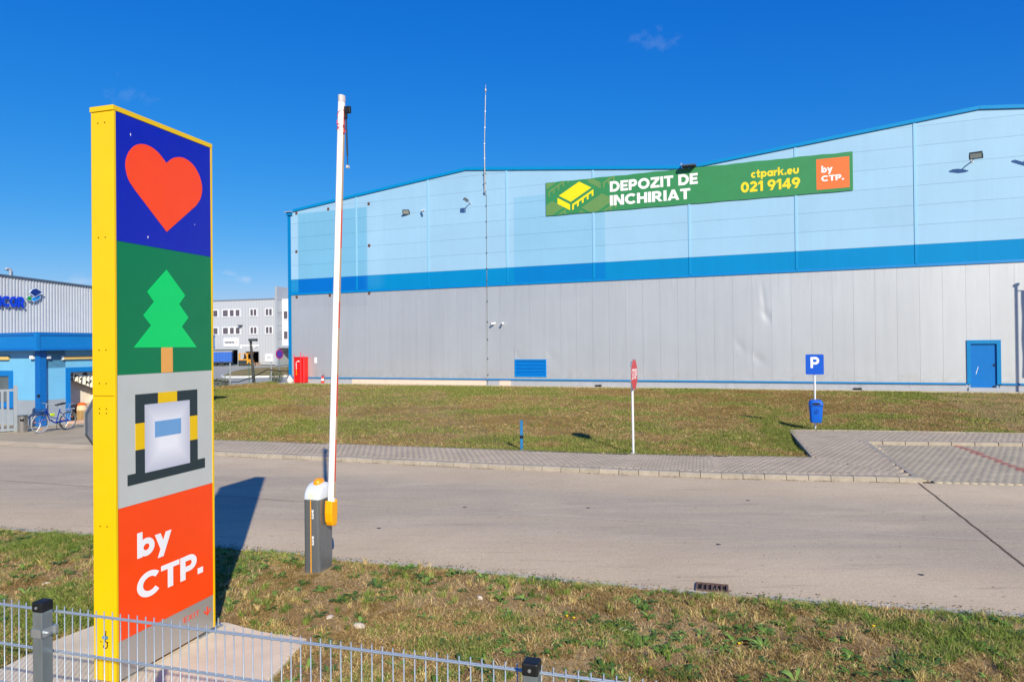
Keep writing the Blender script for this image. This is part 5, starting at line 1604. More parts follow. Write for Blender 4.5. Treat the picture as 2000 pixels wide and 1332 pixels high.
# ------------------------------------------------------------------ flag just beyond the right edge; its shadow falls on the wall
fp = thing('flagpole', 'dark pole with a tall grey banner flag right of the blue door', 'flag', (27.62, 30.85, 0.1), WALL_A)
part('pole', MB().tube([(0, 0, 0), (0, 0, 8.42)], 0.06, 10), M('flag_pole_grey', lin(150, 154, 158), 0.4, 0.1, metal=0.4), fp, smooth=True)
part('finial', MB().lathe([(0.03, 0), (0.12, 0.05), (0.12, 0.12), (0.03, 0.16)], 10, (0, 0, 8.42)), m_galv, fp, smooth=True)
part('cross_arm', MB().tube([(0, 0, 8.2), (1.4, 0, 8.2)], 0.025, 8), m_galv, fp)
part('flag', MB().loft([[(0.22, -0.01 + 0.02 * math.sin(z * 3), z), (1.35, 0.03 * math.sin(z * 2.3), z), (1.35, 0.012 + 0.03 * math.sin(z * 2.3), z), (0.22, 0.002 + 0.02 * math.sin(z * 3), z)] for z in np.linspace(3.7, 8.19, 24)]), M('flag_cloth', lin(150, 156, 168), 0.7, 0.06), fp)

# ------------------------------------------------------------------ road signs and posts
m_polew = M('pole_white', lin(226, 228, 232), 0.4, 0.06, 6, metal=0.2)
m_pblue = M('sign_p_blue', lin(0, 84, 200, 0.9), 0.4, 0.04)
ps = thing('parking_sign', 'blue square parking sign on a white pole at the paved corner', 'sign', (9.92, 22.50, 0.0), -0.30)
part('pole', MB().tube([(0, 0, -0.2), (0, 0, 2.5)], 0.03, 10), m_polew, ps, smooth=True)
pl_ = rrect(0.275, 0.33, 0.035)
pn = part('panel', MB().xz([(x, z + 2.24) for x, z in pl_], -0.052, -0.034), m_pblue, ps)
part('back_clamp', MB().box(-0.06, 0.06, -0.034, 0.04, 2.40, 2.44).box(-0.06, 0.06, -0.034, 0.04, 2.04, 2.08), m_galv, ps)
letters('P', -0.125, 2.125, 0.26, 0.36, -0.0521, 0.003, 0.21, 0.07, m_wht, ps)
# litter bin on the pole
lb = thing('litter_bin', 'blue plastic litter bin hung on the parking sign pole', 'bin', (9.92, 22.50, 0.36), -0.30)
m_bin = M('bin_blue', lin(0, 96, 206, 0.9), 0.45, 0.05)
def bin_ring(hx, hy, z, tilt=0.0):
    return [(x, -0.20 + y, z + tilt * y) for x, y in rrect(hx, hy, min(hx, hy) * 0.55, 4)]
part('bucket', MB().loft([bin_ring(0.15, 0.10, 0.0), bin_ring(0.172, 0.12, 0.05), bin_ring(0.19, 0.135, 0.30), bin_ring(0.205, 0.15, 0.545)]), m_bin, lb, smooth=True)
part('hood', MB().loft([bin_ring(0.215, 0.158, 0.546), bin_ring(0.217, 0.16, 0.58), bin_ring(0.205, 0.155, 0.66, 0.28), bin_ring(0.15, 0.10, 0.72, 0.2)]), m_bin, lb, smooth=True)
part('opening', MB().xz([(0.14 * math.cos(a), 0.615 + 0.032 * math.sin(a)) for a in np.linspace(0, 6.283, 16)[:-1]], -0.372, -0.335), m_blk, lb)
part('rim', MB().box(-0.205, 0.205, -0.365, -0.352, 0.545, 0.575), M('bin_dark_blue', lin(0, 66, 160), 0.5, 0.05), lb, bevel=0.005)
em = MB().tube([(0.062 * math.cos(a), -0.349, 0.36 + 0.068 * math.sin(a)) for a in np.linspace(0, 6.283, 20)[:-1]], 0.006, 5, True)
em.box(-0.012, 0.012, -0.352, -0.342, 0.33, 0.385).box(-0.035, 0.035, -0.352, -0.342, 0.318, 0.33).tube([(0.0, -0.349, 0.402), (0.0, -0.343, 0.402)], 0.013, 8)
part('emblem', em, M('bin_dark_blue', lin(0, 66, 160), 0.5, 0.05), lb)
part('pole_bracket', MB().box(-0.07, 0.07, -0.062, -0.032, 0.48, 0.54).box(-0.07, 0.07, -0.085, -0.032, 0.12, 0.16), m_galv, lb)

# stop sign, seen almost edge-on
SA = math.atan2(0.929, 0.371)
ss = thing('stop_sign', 'red octagonal stop sign seen almost edge-on on a leaning white pole', 'sign', (3.18, 17.95, 0.09), SA)
part('pole', MB().tube([(0, 0.035, -0.1), (-0.06, 0.035, 2.42)], 0.032, 10), m_polew, ss, smooth=True)
part('pole_foot', MB().lathe([(0.075, 0.02), (0.07, 0.035), (0.035, 0.05)], 10, (0, 0.035, 0)), m_polew, ss)
oc = [(0.40 * math.cos(R(22.5 + 45 * k)) / math.cos(R(22.5)), 2.08 + 0.40 * math.sin(R(22.5 + 45 * k)) / math.cos(R(22.5))) for k in range(8)]
oc_i = [(x * 0.94, 2.08 + (z - 2.08) * 0.94) for x, z in oc]
m_stop = M('stop_red', lin(206, 50, 56, 0.95), 0.4, 0.05)
part('rim', MB().xz(oc, -0.012, 0.003), M('sign_back_grey', lin(156, 160, 164), 0.5, 0.08, metal=0.3), ss)
part('face', MB().xz(oc_i, -0.0155, -0.0122), m_stop, ss)
letters('STOP', -0.31, 1.95, 0.62, 0.28, -0.0156, 0.002, 0.17, 0.13, m_wht, ss)
part('clamp', MB().box(-0.09, 0.03, 0.003, 0.07, 2.28, 2.32).box(-0.09, 0.03, 0.003, 0.07, 1.86, 1.90), m_galv, ss)

# back of another stop sign behind the totem
sb_ = thing('stop_sign', 'grey back of an octagonal road sign peeking out behind the yellow totem', 'sign', (-5.72, 9.5, 0.02), R(90))
part('pole', MB().tube([(0, -0.04, -0.1), (0, -0.04, 2.3)], 0.03, 10), m_polew, sb_, smooth=True)
oc2 = [(x * 0.84, 1.95 + (z - 2.08) * 0.84) for x, z in oc]
part('plate', MB().xz(oc2, -0.006, 0.008), M('sign_back_grey', lin(156, 160, 164), 0.5, 0.08, metal=0.3), sb_)
part('rim', MB().tube([(x * 0.985, -0.008, 1.95 + (z - 1.95) * 0.985) for x, z in oc2], 0.012, 6, True), M('rim_grey', lin(100, 104, 110), 0.5, 0.08, metal=0.3), sb_)

bp_ = thing('marker_post', 'short blue marker post with a black band at the pavement edge', 'post', (0.235, 18.78, 0.06), -0.3)
part('post', MB().loft([[(x, y, z) for x, y in rrect(0.036, 0.036, 0.012, 3)] for z in (0, 0.83)]), M('post_blue', lin(44, 122, 176, 0.9), 0.5, 0.15, 14), bp_)
part('band', MB().loft([[(x, y, z) for x, y in rrect(0.045, 0.045, 0.015, 3)] for z in (0.36, 0.44)]).tube([(0, -0.045, 0.40), (0, -0.065, 0.40)], 0.02, 8), m_blk, bp_)
part('base_plate', MB().box(-0.085, 0.085, -0.06, 0.06, -0.02, 0.015), m_galv, bp_)
part('top_cap', MB().box(-0.038, 0.038, -0.038, 0.038, 0.831, 0.845), M('post_blue', lin(44, 122, 176), 0.5), bp_)

# ------------------------------------------------------------------ gatehouse on the left
GO = Vector((-18.0, 26.15, 0.0))
GA = math.atan2(0.929, 0.371)
gh = thing('gatehouse', 'blue gatehouse with canopy, open door and corrugated grey upper storey', 'building', tuple(GO), GA)
m_glb = M('gate_light_blue', lin(118, 190, 232, 0.9), 0.5, 0.06, 1.5)
m_ggr = M('gate_grey', lin(156, 166, 178, 0.9), 0.6, 0.08, 2)
m_gbl = M('gate_blue', lin(0, 120, 200, 0.9), 0.45, 0.06, 2)
m_gbd = M('gate_blue_deep', lin(0, 104, 186, 0.9), 0.45, 0.06, 2)
m_corr = M('corrugated_grey', lin(196, 202, 212, 0.9), 0.4, 0.06, 2, metal=0.25)
m_dark = M('interior_dark', lin(70, 68, 66), 0.8, 0.15)
# right-hand wall (faces +x of the picture) with a door opening x 1.17..2.25, z ..2.08
for z0, z1, mm in ((0.07, 1.045, m_ggr), (1.047, 1.95, m_glb), (1.952, 2.96, m_glb)):
    for x0, x1 in ((0.0, 0.98), (2.35, 8.0)):
        if z0 < 2.0:
            part('wall_panel', MB().box(x0, x1 - 0.002, 0.0, 0.12, z0, z1), mm, gh)
part('wall_panel', MB().box(0.0, 8.0, 0.0, 0.12, 2.272, 2.96), m_glb, gh)
for o_ in [c_ for c_ in gh.children if abs(c_.bound_box[6][2] - 2.96) < 0.001 and c_.bound_box[0][2] < 2.0]:
    pass
# left-hand wall (faces the camera) with a window opening y 1.82..2.7
part('wall_panel', MB().box(0.0, 0.12, 0.122, 1.58, 0.07, 1.045), m_ggr, gh)
part('wall_panel', MB().box(0.0, 0.12, 0.122, 1.58, 1.047, 2.96), m_glb, gh)
part('wall_panel', MB().box(0.0, 0.12, 1.582, 3.2, 0.07, 0.76), m_ggr, gh)
part('wall_panel', MB().box(0.0, 0.12, 1.582, 3.2, 2.182, 2.96), m_glb, gh)
part('wall_panel', MB().box(0.0, 0.12, 3.202, 7.0, 0.07, 2.96), m_glb, gh)
part('back_wall', MB().box(0.12, 8.0, 6.9, 7.0, 0.07, 2.96).box(7.9, 8.0, 0.122, 6.9, 0.07, 2.96), m_glb, gh)
part('inner_wall', MB().box(0.9, 7.9, 0.72, 0.78, 0.08, 2.9).box(2.62, 2.68, 0.13, 0.72, 0.08, 2.9), M('inner_white', lin(224, 214, 200), 0.7, 0.08), gh)
part('inner_dado', MB().box(1.0, 2.62, 0.705, 0.718, 0.08, 0.75), M('inner_beige', lin(190, 164, 146), 0.7, 0.08), gh)
part('floor', MB().box(0.125, 7.89, 0.125, 6.89, 0.03, 0.079), m_ggr, gh)
part('ceiling', MB().box(0.0, 8.0, 0.0, 7.0, 2.962, 3.02), m_ggr, gh)
# door frame, opened leaf
dr_ = part('door', MB().box(2.30, 2.34, -0.85, -0.02, 0.12, 2.05), m_gbl, gh)
part('door_frame', MB().box(0.98, 1.165, -0.03, 0.10, 0.075, 2.27).box(2.26, 2.348, -0.03, 0.10, 0.075, 2.27).box(1.165, 2.26, -0.03, 0.10, 2.085, 2.27), m_gbl, dr_)
part('handle', MB().tube([(2.30, -0.78, 1.05), (2.25, -0.78, 1.05), (2.25, -0.68, 1.05)], 0.012, 6), m_galv, dr_)
part('door_step', MB().box(1.0, 2.4, -0.45, -0.035, 0.071, 0.16), M('step_terracotta', lin(206, 168, 146), 0.8, 0.1), dr_)
# window of the left-hand wall
wi = part('window', MB().box(0.03, 0.05, 1.84, 3.0, 0.96, 1.96), M('window_glass', lin(92, 104, 112), 0.08, 0.2, 1.5, spec=0.8), gh)
part('window_frame', MB().box(-0.03, 0.10, 1.582, 1.82, 0.765, 2.18).box(-0.03, 0.10, 3.0, 3.198, 0.765, 2.18).box(-0.03, 0.10, 1.82, 3.0, 1.97, 2.18).box(-0.03, 0.10, 1.82, 3.0, 0.765, 0.95), m_gbl, wi)
part('sill', MB().box(-0.07, -0.031, 1.56, 3.2, 0.72, 0.765), m_gbd, wi)
# corner column and canopy
part('column', MB().box(-0.13, 0.14, -0.13, 0.121, 0.07, 2.958), m_gbd, gh, bevel=0.008)
cp = part('canopy', MB().box(-0.35, 8.2, -0.35, 7.2, 3.021, 3.06).box(-0.33, 8.2, -0.33, -0.10, 2.97, 3.02).box(-0.33, -0.10, -0.10, 7.2, 2.97, 3.02), m_gbl, gh)
part('fascia', MB().box(-0.40, 8.2, -0.40, -0.352, 2.965, 3.62), m_gbl, cp)
part('fascia', MB().box(-0.40, -0.352, -0.351, 7.2, 2.965, 3.62), m_gbl, cp)
for z0, z1 in ((3.52, 3.645), (2.955, 3.05)):
    part('fascia_trim', MB().box(-0.425, 8.2, -0.425, -0.4005, z0, z1), m_gbd, cp, bevel=0.006)
    part('fascia_trim', MB().box(-0.425, -0.4005, -0.4, 7.2, z0, z1), m_gbd, cp, bevel=0.006)
part('corner_trim', MB().box(-0.432, -0.30, -0.432, -0.426, 2.955, 3.645).box(-0.432, -0.426, -0.426, -0.30, 2.955, 3.645), m_gbl, cp)
part('roof_sheet', MB().box(-0.35, 8.2, -0.35, 7.2, 3.5, 3.54), M('roof_grey', lin(170, 176, 184), 0.6, 0.08), cp)
# corrugated upper storey, set back
x = -1.6
V, F = [], []
prof_ = []
pit = 0.125
while x < 9.5:
    prof_ += [(x, 0.0), (x + pit * 0.42, 0.0), (x + pit * 0.54, 0.035), (x + pit * 0.88, 0.035)]
    x += pit
n_ = len(prof_)
for (px_, py_) in prof_:
    zt = 5.92 - 0.045 * px_
    V += [(px_, 2.35 + py_, 3.541), (px_, 2.35 + py_, zt)]
F = [(2 * i, 2 * i + 2, 2 * i + 3, 2 * i + 1) for i in range(n_ - 1)]
me = bpy.data.meshes.new('corrugated_wall')
me.from_pydata(V, [], F)
me.update()
us = link('corrugated_wall', me, m_corr, gh)
part('upper_box', MB().prism([(-1.6, 2.40, 3.541), (9.5, 2.40, 3.541), (9.5, 2.40, 5.46), (-1.6, 2.40, 5.95)], [(-1.6, 12, 3.541), (9.5, 12, 3.541), (9.5, 12, 5.46), (-1.6, 12, 5.95)]), m_corr, gh)
part('roof_edge', MB().prism([(-1.6, 2.30, 5.985), (9.5, 2.30, 5.4875), (9.5, 2.30, 5.5625), (-1.6, 2.30, 6.06)], [(-1.6, 12, 5.985), (9.5, 12, 5.4875), (9.5, 12, 5.5625), (-1.6, 12, 6.06)]), M('roof_edge_dark', lin(70, 86, 106), 0.5, 0.08), gh)
# fill strip between panels above the door level of the right wall
# roof vents
for x_, y_ in ((0.80, 3.0), (0.95, 3.15)):
    part('roof_pipe', MB().tube([(x_, y_, 5.8), (x_, y_, 6.22), (x_ - 0.03, y_, 6.29), (x_ - 0.09, y_, 6.315), (x_ - 0.16, y_, 6.29), (x_ - 0.18, y_, 6.25)], 0.05, 10), m_zinc, gh, smooth=True)
# tube lamps
m_tube = M('tube_lamp_cover', lin(222, 186, 112), 0.4, 0.08)
part('tube_lamp', MB().box(0.86, 2.45, -0.10, -0.001, 2.59, 2.73), m_tube, gh, bevel=0.02)
part('tube_lamp', MB().box(-0.10, -0.001, 1.75, 3.3, 2.60, 2.75), m_tube, gh, bevel=0.02)
part('lamp_end', MB().box(0.80, 0.858, -0.105, -0.001, 2.585, 2.735), m_cam, gh)
for (bx_) in ((-0.15, -0.001, 0.22, 0.42, 2.63, 2.78), (0.17, 0.33, -0.14, -0.001, 2.64, 2.77)):
    part('motion_sensor', MB().box(*bx_), m_cam, gh, bevel=0.02)
# sign letters and emblem on the corrugated wall
m_let = M('letter_blue', lin(0, 62, 206, 0.9), 0.4, 0.05)
sg = thing('wall_lettering', 'raised blue letters and diamond emblem on the corrugated wall', 'sign', tuple(GO), GA)
for ch, x0, w_ in (('N', -0.36, 0.33), ('C', 0.0, 0.30), ('O', 0.31, 0.27), ('R', 0.595, 0.28)):
    letters(ch, x0, 4.70, w_, 0.43, 2.28, 0.07, 0.24, 0.07, m_let, sg)
    part('letter_stud', MB().tube([(x0 + w_ * 0.18, 2.26, 4.9), (x0 + w_ * 0.18, 2.36, 4.9)], 0.012, 6), m_galv, sg)
def emb(name, pts, mat, y):
    o = part(name, MB().xz(pts, y - 0.06, y), M('emblem_rim', lin(190, 206, 232), 0.4, 0.05), sg)
    c_ = np.mean(np.array(pts), 0)
    part('inlay', MB().xz([(c_[0] + (a - c_[0]) * 0.88, c_[1] + (b - c_[1]) * 0.88) for a, b in pts], y - 0.064, y - 0.0605), mat, o)
emb('diamond', [(1.28, 5.52), (1.40, 5.46), (1.56, 5.37), (1.24, 5.14), (1.00, 5.30), (1.12, 5.46)], M('emblem_navy', lin(10, 44, 120), 0.4), 2.22)
emb('diamond', [(1.47, 5.28), (1.52, 5.14), (1.235, 4.945), (1.10, 5.04), (1.20, 5.14), (1.34, 5.26)], M('emblem_azure', lin(20, 140, 220), 0.4), 2.29)
emb('diamond', [(1.08, 5.18), (1.15, 5.12), (1.06, 4.955), (0.905, 5.08), (0.97, 5.16)], M('emblem_green', lin(0, 134, 50), 0.4), 2.26)
for q in ((1.25, 5.3), (1.3, 5.1), (1.05, 5.07)):
    part('letter_stud', MB().tube([(q[0], 2.21, q[1]), (q[0], 2.36, q[1])], 0.012, 6), m_galv, sg)
# clutter just inside the door
bx_ = thing('storage_box', 'tan box with an orange cloth just inside the gatehouse door', 'box', tuple(GO + Vector((0.371, 0.929, 0)) * 1.95 + Vector((-0.929, 0.371, 0)) * 0.43 + Vector((0, 0, 0.08))), GA)
part('carton', MB().box(-0.22, 0.28, -0.25, 0.25, 0, 0.42), M('carton_tan', lin(178, 142, 92), 0.8, 0.1), bx_, bevel=0.01)
part('sack', MB().loft([[(0.2 * r_ * math.cos(a), 0.2 * r_ * math.sin(a), z) for a in np.linspace(0, 6.283, 11)[:-1]] for r_, z in ((1.1, 0.42), (1.15, 0.50), (0.8, 0.62))]), M('sack_cream', lin(214, 186, 150), 0.8, 0.1), bx_, smooth=True)
part('orange_cloth', MB().loft([[(0.17 * r_ * math.cos(a), 0.15 * r_ * math.sin(a), z) for a in np.linspace(0, 6.283, 11)[:-1]] for r_, z in ((1.0, 0.62), (0.9, 0.68), (0.4, 0.73))]), M('cloth_orange', lin(236, 96, 24), 0.7, 0.1), bx_, smooth=True)
# flowered curtain behind the door
cu_ = MB()
gx_ = np.linspace(1.32, 2.40, 30)
pts_a = [(x_, 0.20 + 0.03 * math.sin(x_ * 38), 2.06) for x_ in gx_]
pts_b = [(x_, 0.24 + 0.045 * math.sin(x_ * 38), 1.35 + 0.42 * abs((x_ - 2.40) / 1.0)) for x_ in gx_]
vs = pts_a + pts_b
n_ = len(gx_)
cu_.add(vs, [(i, i + 1, n_ + i + 1, n_ + i) for i in range(n_ - 1)])
def curtain_mat():
    m, nt, bs = new_mat('curtain_print')
    nv = noise(nt, pos_vec(nt), 7.0, 3)
    c = mix(nt, ramp(nt, nv, 0.52, 0.56), lin(226, 218, 200), lin(30, 28, 30))
    nt.links.new(c, bs.inputs['Base Color'])
    bs.inputs['Roughness'].default_value = 0.9
    return m
ct = part('door_curtain', cu_, curtain_mat(), None, loc=tuple(GO), rotz=GA)
sol = ct.modifiers.new('thickness', 'SOLIDIFY')
sol.thickness = 0.006
tag(ct, 'black and white patterned curtain gathered in the gatehouse doorway', 'curtain')

# metal litter bin
mb_ = thing('metal_bin', 'cylindrical stainless steel bin between the gate and the bicycle', 'bin', (-17.40, 24.35, 0.07), 0)
m_ss = M('stainless', lin(190, 188, 184), 0.22, 0.08, 5, metal=0.9)
part('body', MB().lathe([(0.15, 0), (0.16, 0.01), (0.16, 0.56), (0.15, 0.57)], 20), m_ss, mb_, smooth=True)
part('lid', MB().lathe([(0.163, 0.571), (0.163, 0.60), (0.12, 0.605)], 20), M('bin_lid', lin(110, 110, 112), 0.4, metal=0.6), mb_, smooth=True)
part('slot', MB().box(0.02, 0.14, -0.165, -0.13, 0.40, 0.48), m_blk, mb_)

# grey steel gate at the left edge
gt = thing('steel_gate', 'grey steel bar gate at the left picture edge by the gatehouse window', 'gate', (-17.85, 24.62, 0.05), math.atan2(24.62 - 23.2, -17.85 + 19.6) * 0 + R(94))
m_gate = M('gate_grey_steel', lin(160, 168, 176, 0.9), 0.45, 0.06, metal=0.2)
# the gate leaf runs towards the camera side and out of the picture on the left
gt.rotation_euler = (0, 0, math.atan2(-0.95, -1.0))
part('gate_post', MB().box(-0.06, 0.06, -0.06, 0.06, 0.0, 1.66), m_gate, gt, bevel=0.008)
part('rail', MB().box(0.06, 3.4, -0.022, 0.022, 1.46, 1.54), m_gate, gt)
part('rail', MB().box(0.06, 3.4, -0.022, 0.022, 0.05, 0.13), m_gate, gt)
gb = MB().box(-0.035, 0.035, -0.02, 0.02, 0.131, 1.459).mesh('bar')
gb.materials.append(m_gate)
for i in range(19):
    link('bar', gb, None, gt, loc=(0.22 + i * 0.165, 0, 0))

# ------------------------------------------------------------------ bicycle
bk = thing('bicycle', 'blue city bicycle with front basket and rear rack leaning by the column', 'bicycle', (-16.53, 23.95, 0.07), math.atan2(1.0, 0.31))
bk.rotation_euler = (R(5), 0, math.atan2(1.0, 0.31))
m_tyre = M('tyre_black', lin(40, 40, 42), 0.8, 0.1)
m_rim = M('rim_alu', lin(206, 208, 212), 0.3, 0.06, metal=0.7)
m_bfr = M('bike_blue', lin(10, 52, 150), 0.3, 0.05)
m_alu = M('bike_silver', lin(200, 200, 204), 0.35, 0.06, metal=0.6)
WR = 0.335
def wheel(x_):
    w = part('wheel', MB().tube([(x_ + (WR - 0.035) * math.cos(a), 0, WR + (WR - 0.035) * math.sin(a)) for a in np.linspace(0, 2 * math.pi, 33)[:-1]], 0.012, 6, True), m_rim, bk, smooth=True)
    part('tyre', MB().tube([(x_ + (WR - 0.02) * math.cos(a), 0, WR + (WR - 0.02) * math.sin(a)) for a in np.linspace(0, 2 * math.pi, 33)[:-1]], 0.02, 8, True), M('tyre_grey', lin(150, 150, 152), 0.7, 0.1) if x_ < 0.5 else m_tyre, w, smooth=True)
    sp2 = MB()
    for k in range(16):
        a = 2 * math.pi * k / 16
        sp2.tube([(x_ + 0.02 * math.cos(a + 1.2), 0.02 * (-1) ** k, WR + 0.02 * math.sin(a + 1.2)), (x_ + (WR - 0.04) * math.cos(a), 0, WR + (WR - 0.04) * math.sin(a))], 0.0022, 4)
    part('spokes', sp2, m_alu, w)
    part('hub', MB().tube([(x_, -0.05, WR), (x_, 0.05, WR)], 0.022, 10), m_alu, w, smooth=True)
    for a in (0.7, 2.8, 4.9):
        part('reflector', MB().box(x_ + 0.2 * math.cos(a) - 0.03, x_ + 0.2 * math.cos(a) + 0.03, -0.008, 0.008, WR + 0.2 * math.sin(a) - 0.014, WR + 0.2 * math.sin(a) + 0.014), M('reflector_orange', lin(250, 130, 20), 0.4), w)
wheel(0.0)
wheel(1.06)
part('frame', MB().tube([(0.20, 0, 0.82), (0.24, 0, 0.66), (0.34, 0, 0.44), (0.52, 0, 0.33), (0.60, 0, 0.30)], 0.024, 8).tube([(0.21, 0, 0.76), (0.40, 0, 0.52), (0.68, 0, 0.44)], 0.016, 8)
     .tube([(0.60, 0, 0.30), (0.72, 0, 0.80)], 0.018, 8).tube([(0.60, 0.04, 0.30), (1.06, 0.05, WR)], 0.011, 6).tube([(0.60, -0.04, 0.30), (1.06, -0.05, WR)], 0.011, 6)
     .tube([(0.70, 0.03, 0.72), (1.06, 0.05, WR)], 0.009, 6).tube([(0.70, -0.03, 0.72), (1.06, -0.05, WR)], 0.009, 6), m_bfr, bk, smooth=True)
part('fork', MB().tube([(0.19, 0, 0.86), (0.17, 0, 0.72)], 0.02, 8).tube([(0.17, 0.05, 0.70), (0.06, 0.055, 0.45), (0.0, 0.055, WR)], 0.012, 6).tube([(0.17, -0.05, 0.70), (0.06, -0.055, 0.45), (0.0, -0.055, WR)], 0.012, 6).box(0.14, 0.2, -0.06, 0.06, 0.69, 0.72), m_bfr, bk, smooth=True)
hb = part('handlebar', MB().tube([(0.19, 0, 0.86), (0.20, 0, 1.0)], 0.014, 8).tube([(0.33, -0.30, 0.98), (0.24, -0.27, 1.02), (0.18, -0.12, 1.02), (0.18, 0.12, 1.02), (0.24, 0.27, 1.02), (0.33, 0.30, 0.98)], 0.012, 8), m_alu, bk, smooth=True)
part('grip', MB().tube([(0.27, -0.285, 1.005), (0.36, -0.305, 0.97)], 0.018, 8), m_blk, hb)
part('grip', MB().tube([(0.27, 0.285, 1.005), (0.36, 0.305, 0.97)], 0.018, 8), m_blk, hb)
part('mirror', MB().tube([(0.20, 0.2, 1.02), (0.12, 0.28, 1.22)], 0.005, 6).lathe([(0.01, -0.05), (0.05, -0.03), (0.055, 0.03), (0.02, 0.06)], 12, (0.11, 0.29, 1.26)), m_blk, hb, smooth=True)
part('saddle', MB().loft([[(0.60 + t * 0.28, w_ * math.cos(a), 0.96 + 0.03 * t + 0.02 * math.sin(a) * (1 if math.sin(a) > 0 else 2)) for a in np.linspace(0, 6.283, 11)[:-1]] for t, w_ in ((0, 0.02), (0.15, 0.035), (0.5, 0.05), (0.8, 0.10), (1.0, 0.085))]), m_blk, bk, smooth=True)
part('seat_post', MB().tube([(0.715, 0, 0.78), (0.745, 0, 0.95)], 0.014, 8), m_alu, bk, smooth=True)
rk = MB().tube([(0.80, 0.06, 0.74), (1.24, 0.06, 0.76), (1.30, 0, 0.76), (1.24, -0.06, 0.76), (0.80, -0.06, 0.74)], 0.008, 6)
for x_ in (0.9, 1.0, 1.1, 1.2):
    rk.tube([(x_, -0.06, 0.75), (x_, 0.06, 0.75)], 0.006, 6)
rk.tube([(1.15, 0.06, 0.75), (1.06, 0.06, WR)], 0.007, 6).tube([(1.15, -0.06, 0.75), (1.06, -0.06, WR)], 0.007, 6).tube([(0.95, 0.07, 0.75), (1.06, 0.07, 0.92), (1.3, 0.07, 0.95), (1.3, -0.07, 0.95), (1.06, -0.07, 0.92), (0.95, -0.07, 0.75)], 0.007, 6)
part('rear_rack', rk, m_alu, bk, smooth=True)
bs_ = MB()
for z, w_ in ((0.66, 0.13), (0.72, 0.14), (0.78, 0.15), (0.84, 0.16)):
    bs_.tube([(-0.02 + w_ * math.cos(a) * 0.95 - 0.05, w_ * 1.1 * math.sin(a), z) for a in np.linspace(0, 6.283, 17)[:-1]], 0.006, 5, True)
for k in range(16):
    a = 2 * math.pi * k / 16
    bs_.tube([(-0.07 + 0.123 * math.cos(a), 0.143 * math.sin(a), 0.66), (-0.07 + 0.152 * math.cos(a), 0.176 * math.sin(a), 0.84)], 0.005, 5)
bs_.lathe([(0.13, 0), (0.145, 0.09), (0.13, 0.10)], 14, (-0.07, 0, 0.655))
part('basket', bs_, M('basket_blue', lin(30, 62, 110), 0.5, 0.1), bk)
part('basket_stay', MB().tube([(0.04, 0, 0.78), (0.18, 0, 0.80)], 0.012, 6), m_alu, bk)
def guard(x_, a0, a1):
    g_ = MB()
    rr = WR + 0.022
    rows = []
    for a in np.linspace(a0, a1, 18):
        for (dy, dr) in ((-0.028, -0.012), (-0.012, 0.0), (0.012, 0.0), (0.028, -0.012)):
            rows.append((x_ + (rr + dr) * math.cos(a), dy, WR + (rr + dr) * math.sin(a)))
    g_.add(rows, [(4 * i + j, 4 * i + j + 1, 4 * i + j + 5, 4 * i + j + 4) for i in range(17) for j in range(3)])
    o = part('mudguard', g_, m_alu, bk, smooth=True)
    s_ = o.modifiers.new('thickness', 'SOLIDIFY')
    s_.thickness = 0.003
guard(0.0, 0.5, 2.4)
guard(1.06, 0.1, 2.5)
part('crank', MB().tube([(0.60, -0.06, 0.30), (0.60, 0.06, 0.30)], 0.02, 8).tube([(0.60, -0.07, 0.30), (0.72, -0.07, 0.20)], 0.01, 6).tube([(0.60, 0.07, 0.30), (0.48, 0.07, 0.40)], 0.01, 6).box(0.68, 0.78, -0.15, -0.07, 0.19, 0.21).box(0.42, 0.52, 0.07, 0.15, 0.39, 0.41), m_blk, bk)
part('chain_guard', MB().tube([(0.55, -0.055, 0.33), (0.8, -0.055, 0.37), (1.06, -0.055, 0.36)], 0.022, 6), m_bfr, bk, smooth=True)
part('bag', MB().box(0.36, 0.52, -0.03, 0.03, 0.56, 0.66), M('bag_lime', lin(190, 214, 40), 0.6, 0.1), bk, bevel=0.02)
part('kickstand', MB().tube([(0.66, 0.03, 0.28), (0.78, 0.17, 0.02)], 0.009, 6), m_blk, bk)

# ------------------------------------------------------------------ distant office building
OO = Vector((-48.586, 125.0, 0.0))
OA = math.atan2(-0.28, 0.96)
of = thing('office_building', 'pale grey three-storey office block with white window frames far behind', 'building', tuple(OO), OA)
def rib_shade_stripes(name, col, pitch):
    m, nt, bs = new_mat(name)
    tc = nt.nodes.new('ShaderNodeTexCoord')
    tc.object = of
    w = N(nt, 'ShaderNodeTexWave', Scale=1.0 / pitch * 0.314)
    w.bands_direction = 'X'
    nt.links.new(tc.outputs['Object'], w.inputs['Vector'])
    f = ramp(nt, w.outputs['Fac'], 0, 0.25, 0.86, 1.0)  # darker stripes paint the groove shade of the ribs into the colour, no relief
    cx = N(nt, 'ShaderNodeCombineXYZ')
    for i in range(3):
        nt.links.new(f, cx.inputs[i])
    nt.links.new(mix(nt, 1.0, tuple(col), cx.outputs[0], 'MULTIPLY'), bs.inputs['Base Color'])
    bs.inputs['Roughness'].default_value = 0.5
    return m
m_ofc = rib_shade_stripes('office_cladding', lin(190, 194, 200, 0.9), 0.6)
m_ofw = M('office_white', lin(232, 234, 238, 0.9), 0.5, 0.04)
m_oft = M('office_tower_grey', lin(166, 172, 180, 0.9), 0.6, 0.06, 0.6)
m_pane = M('pane_dark', lin(92, 84, 92), 0.15, 0.15, 0.6, spec=0.6)
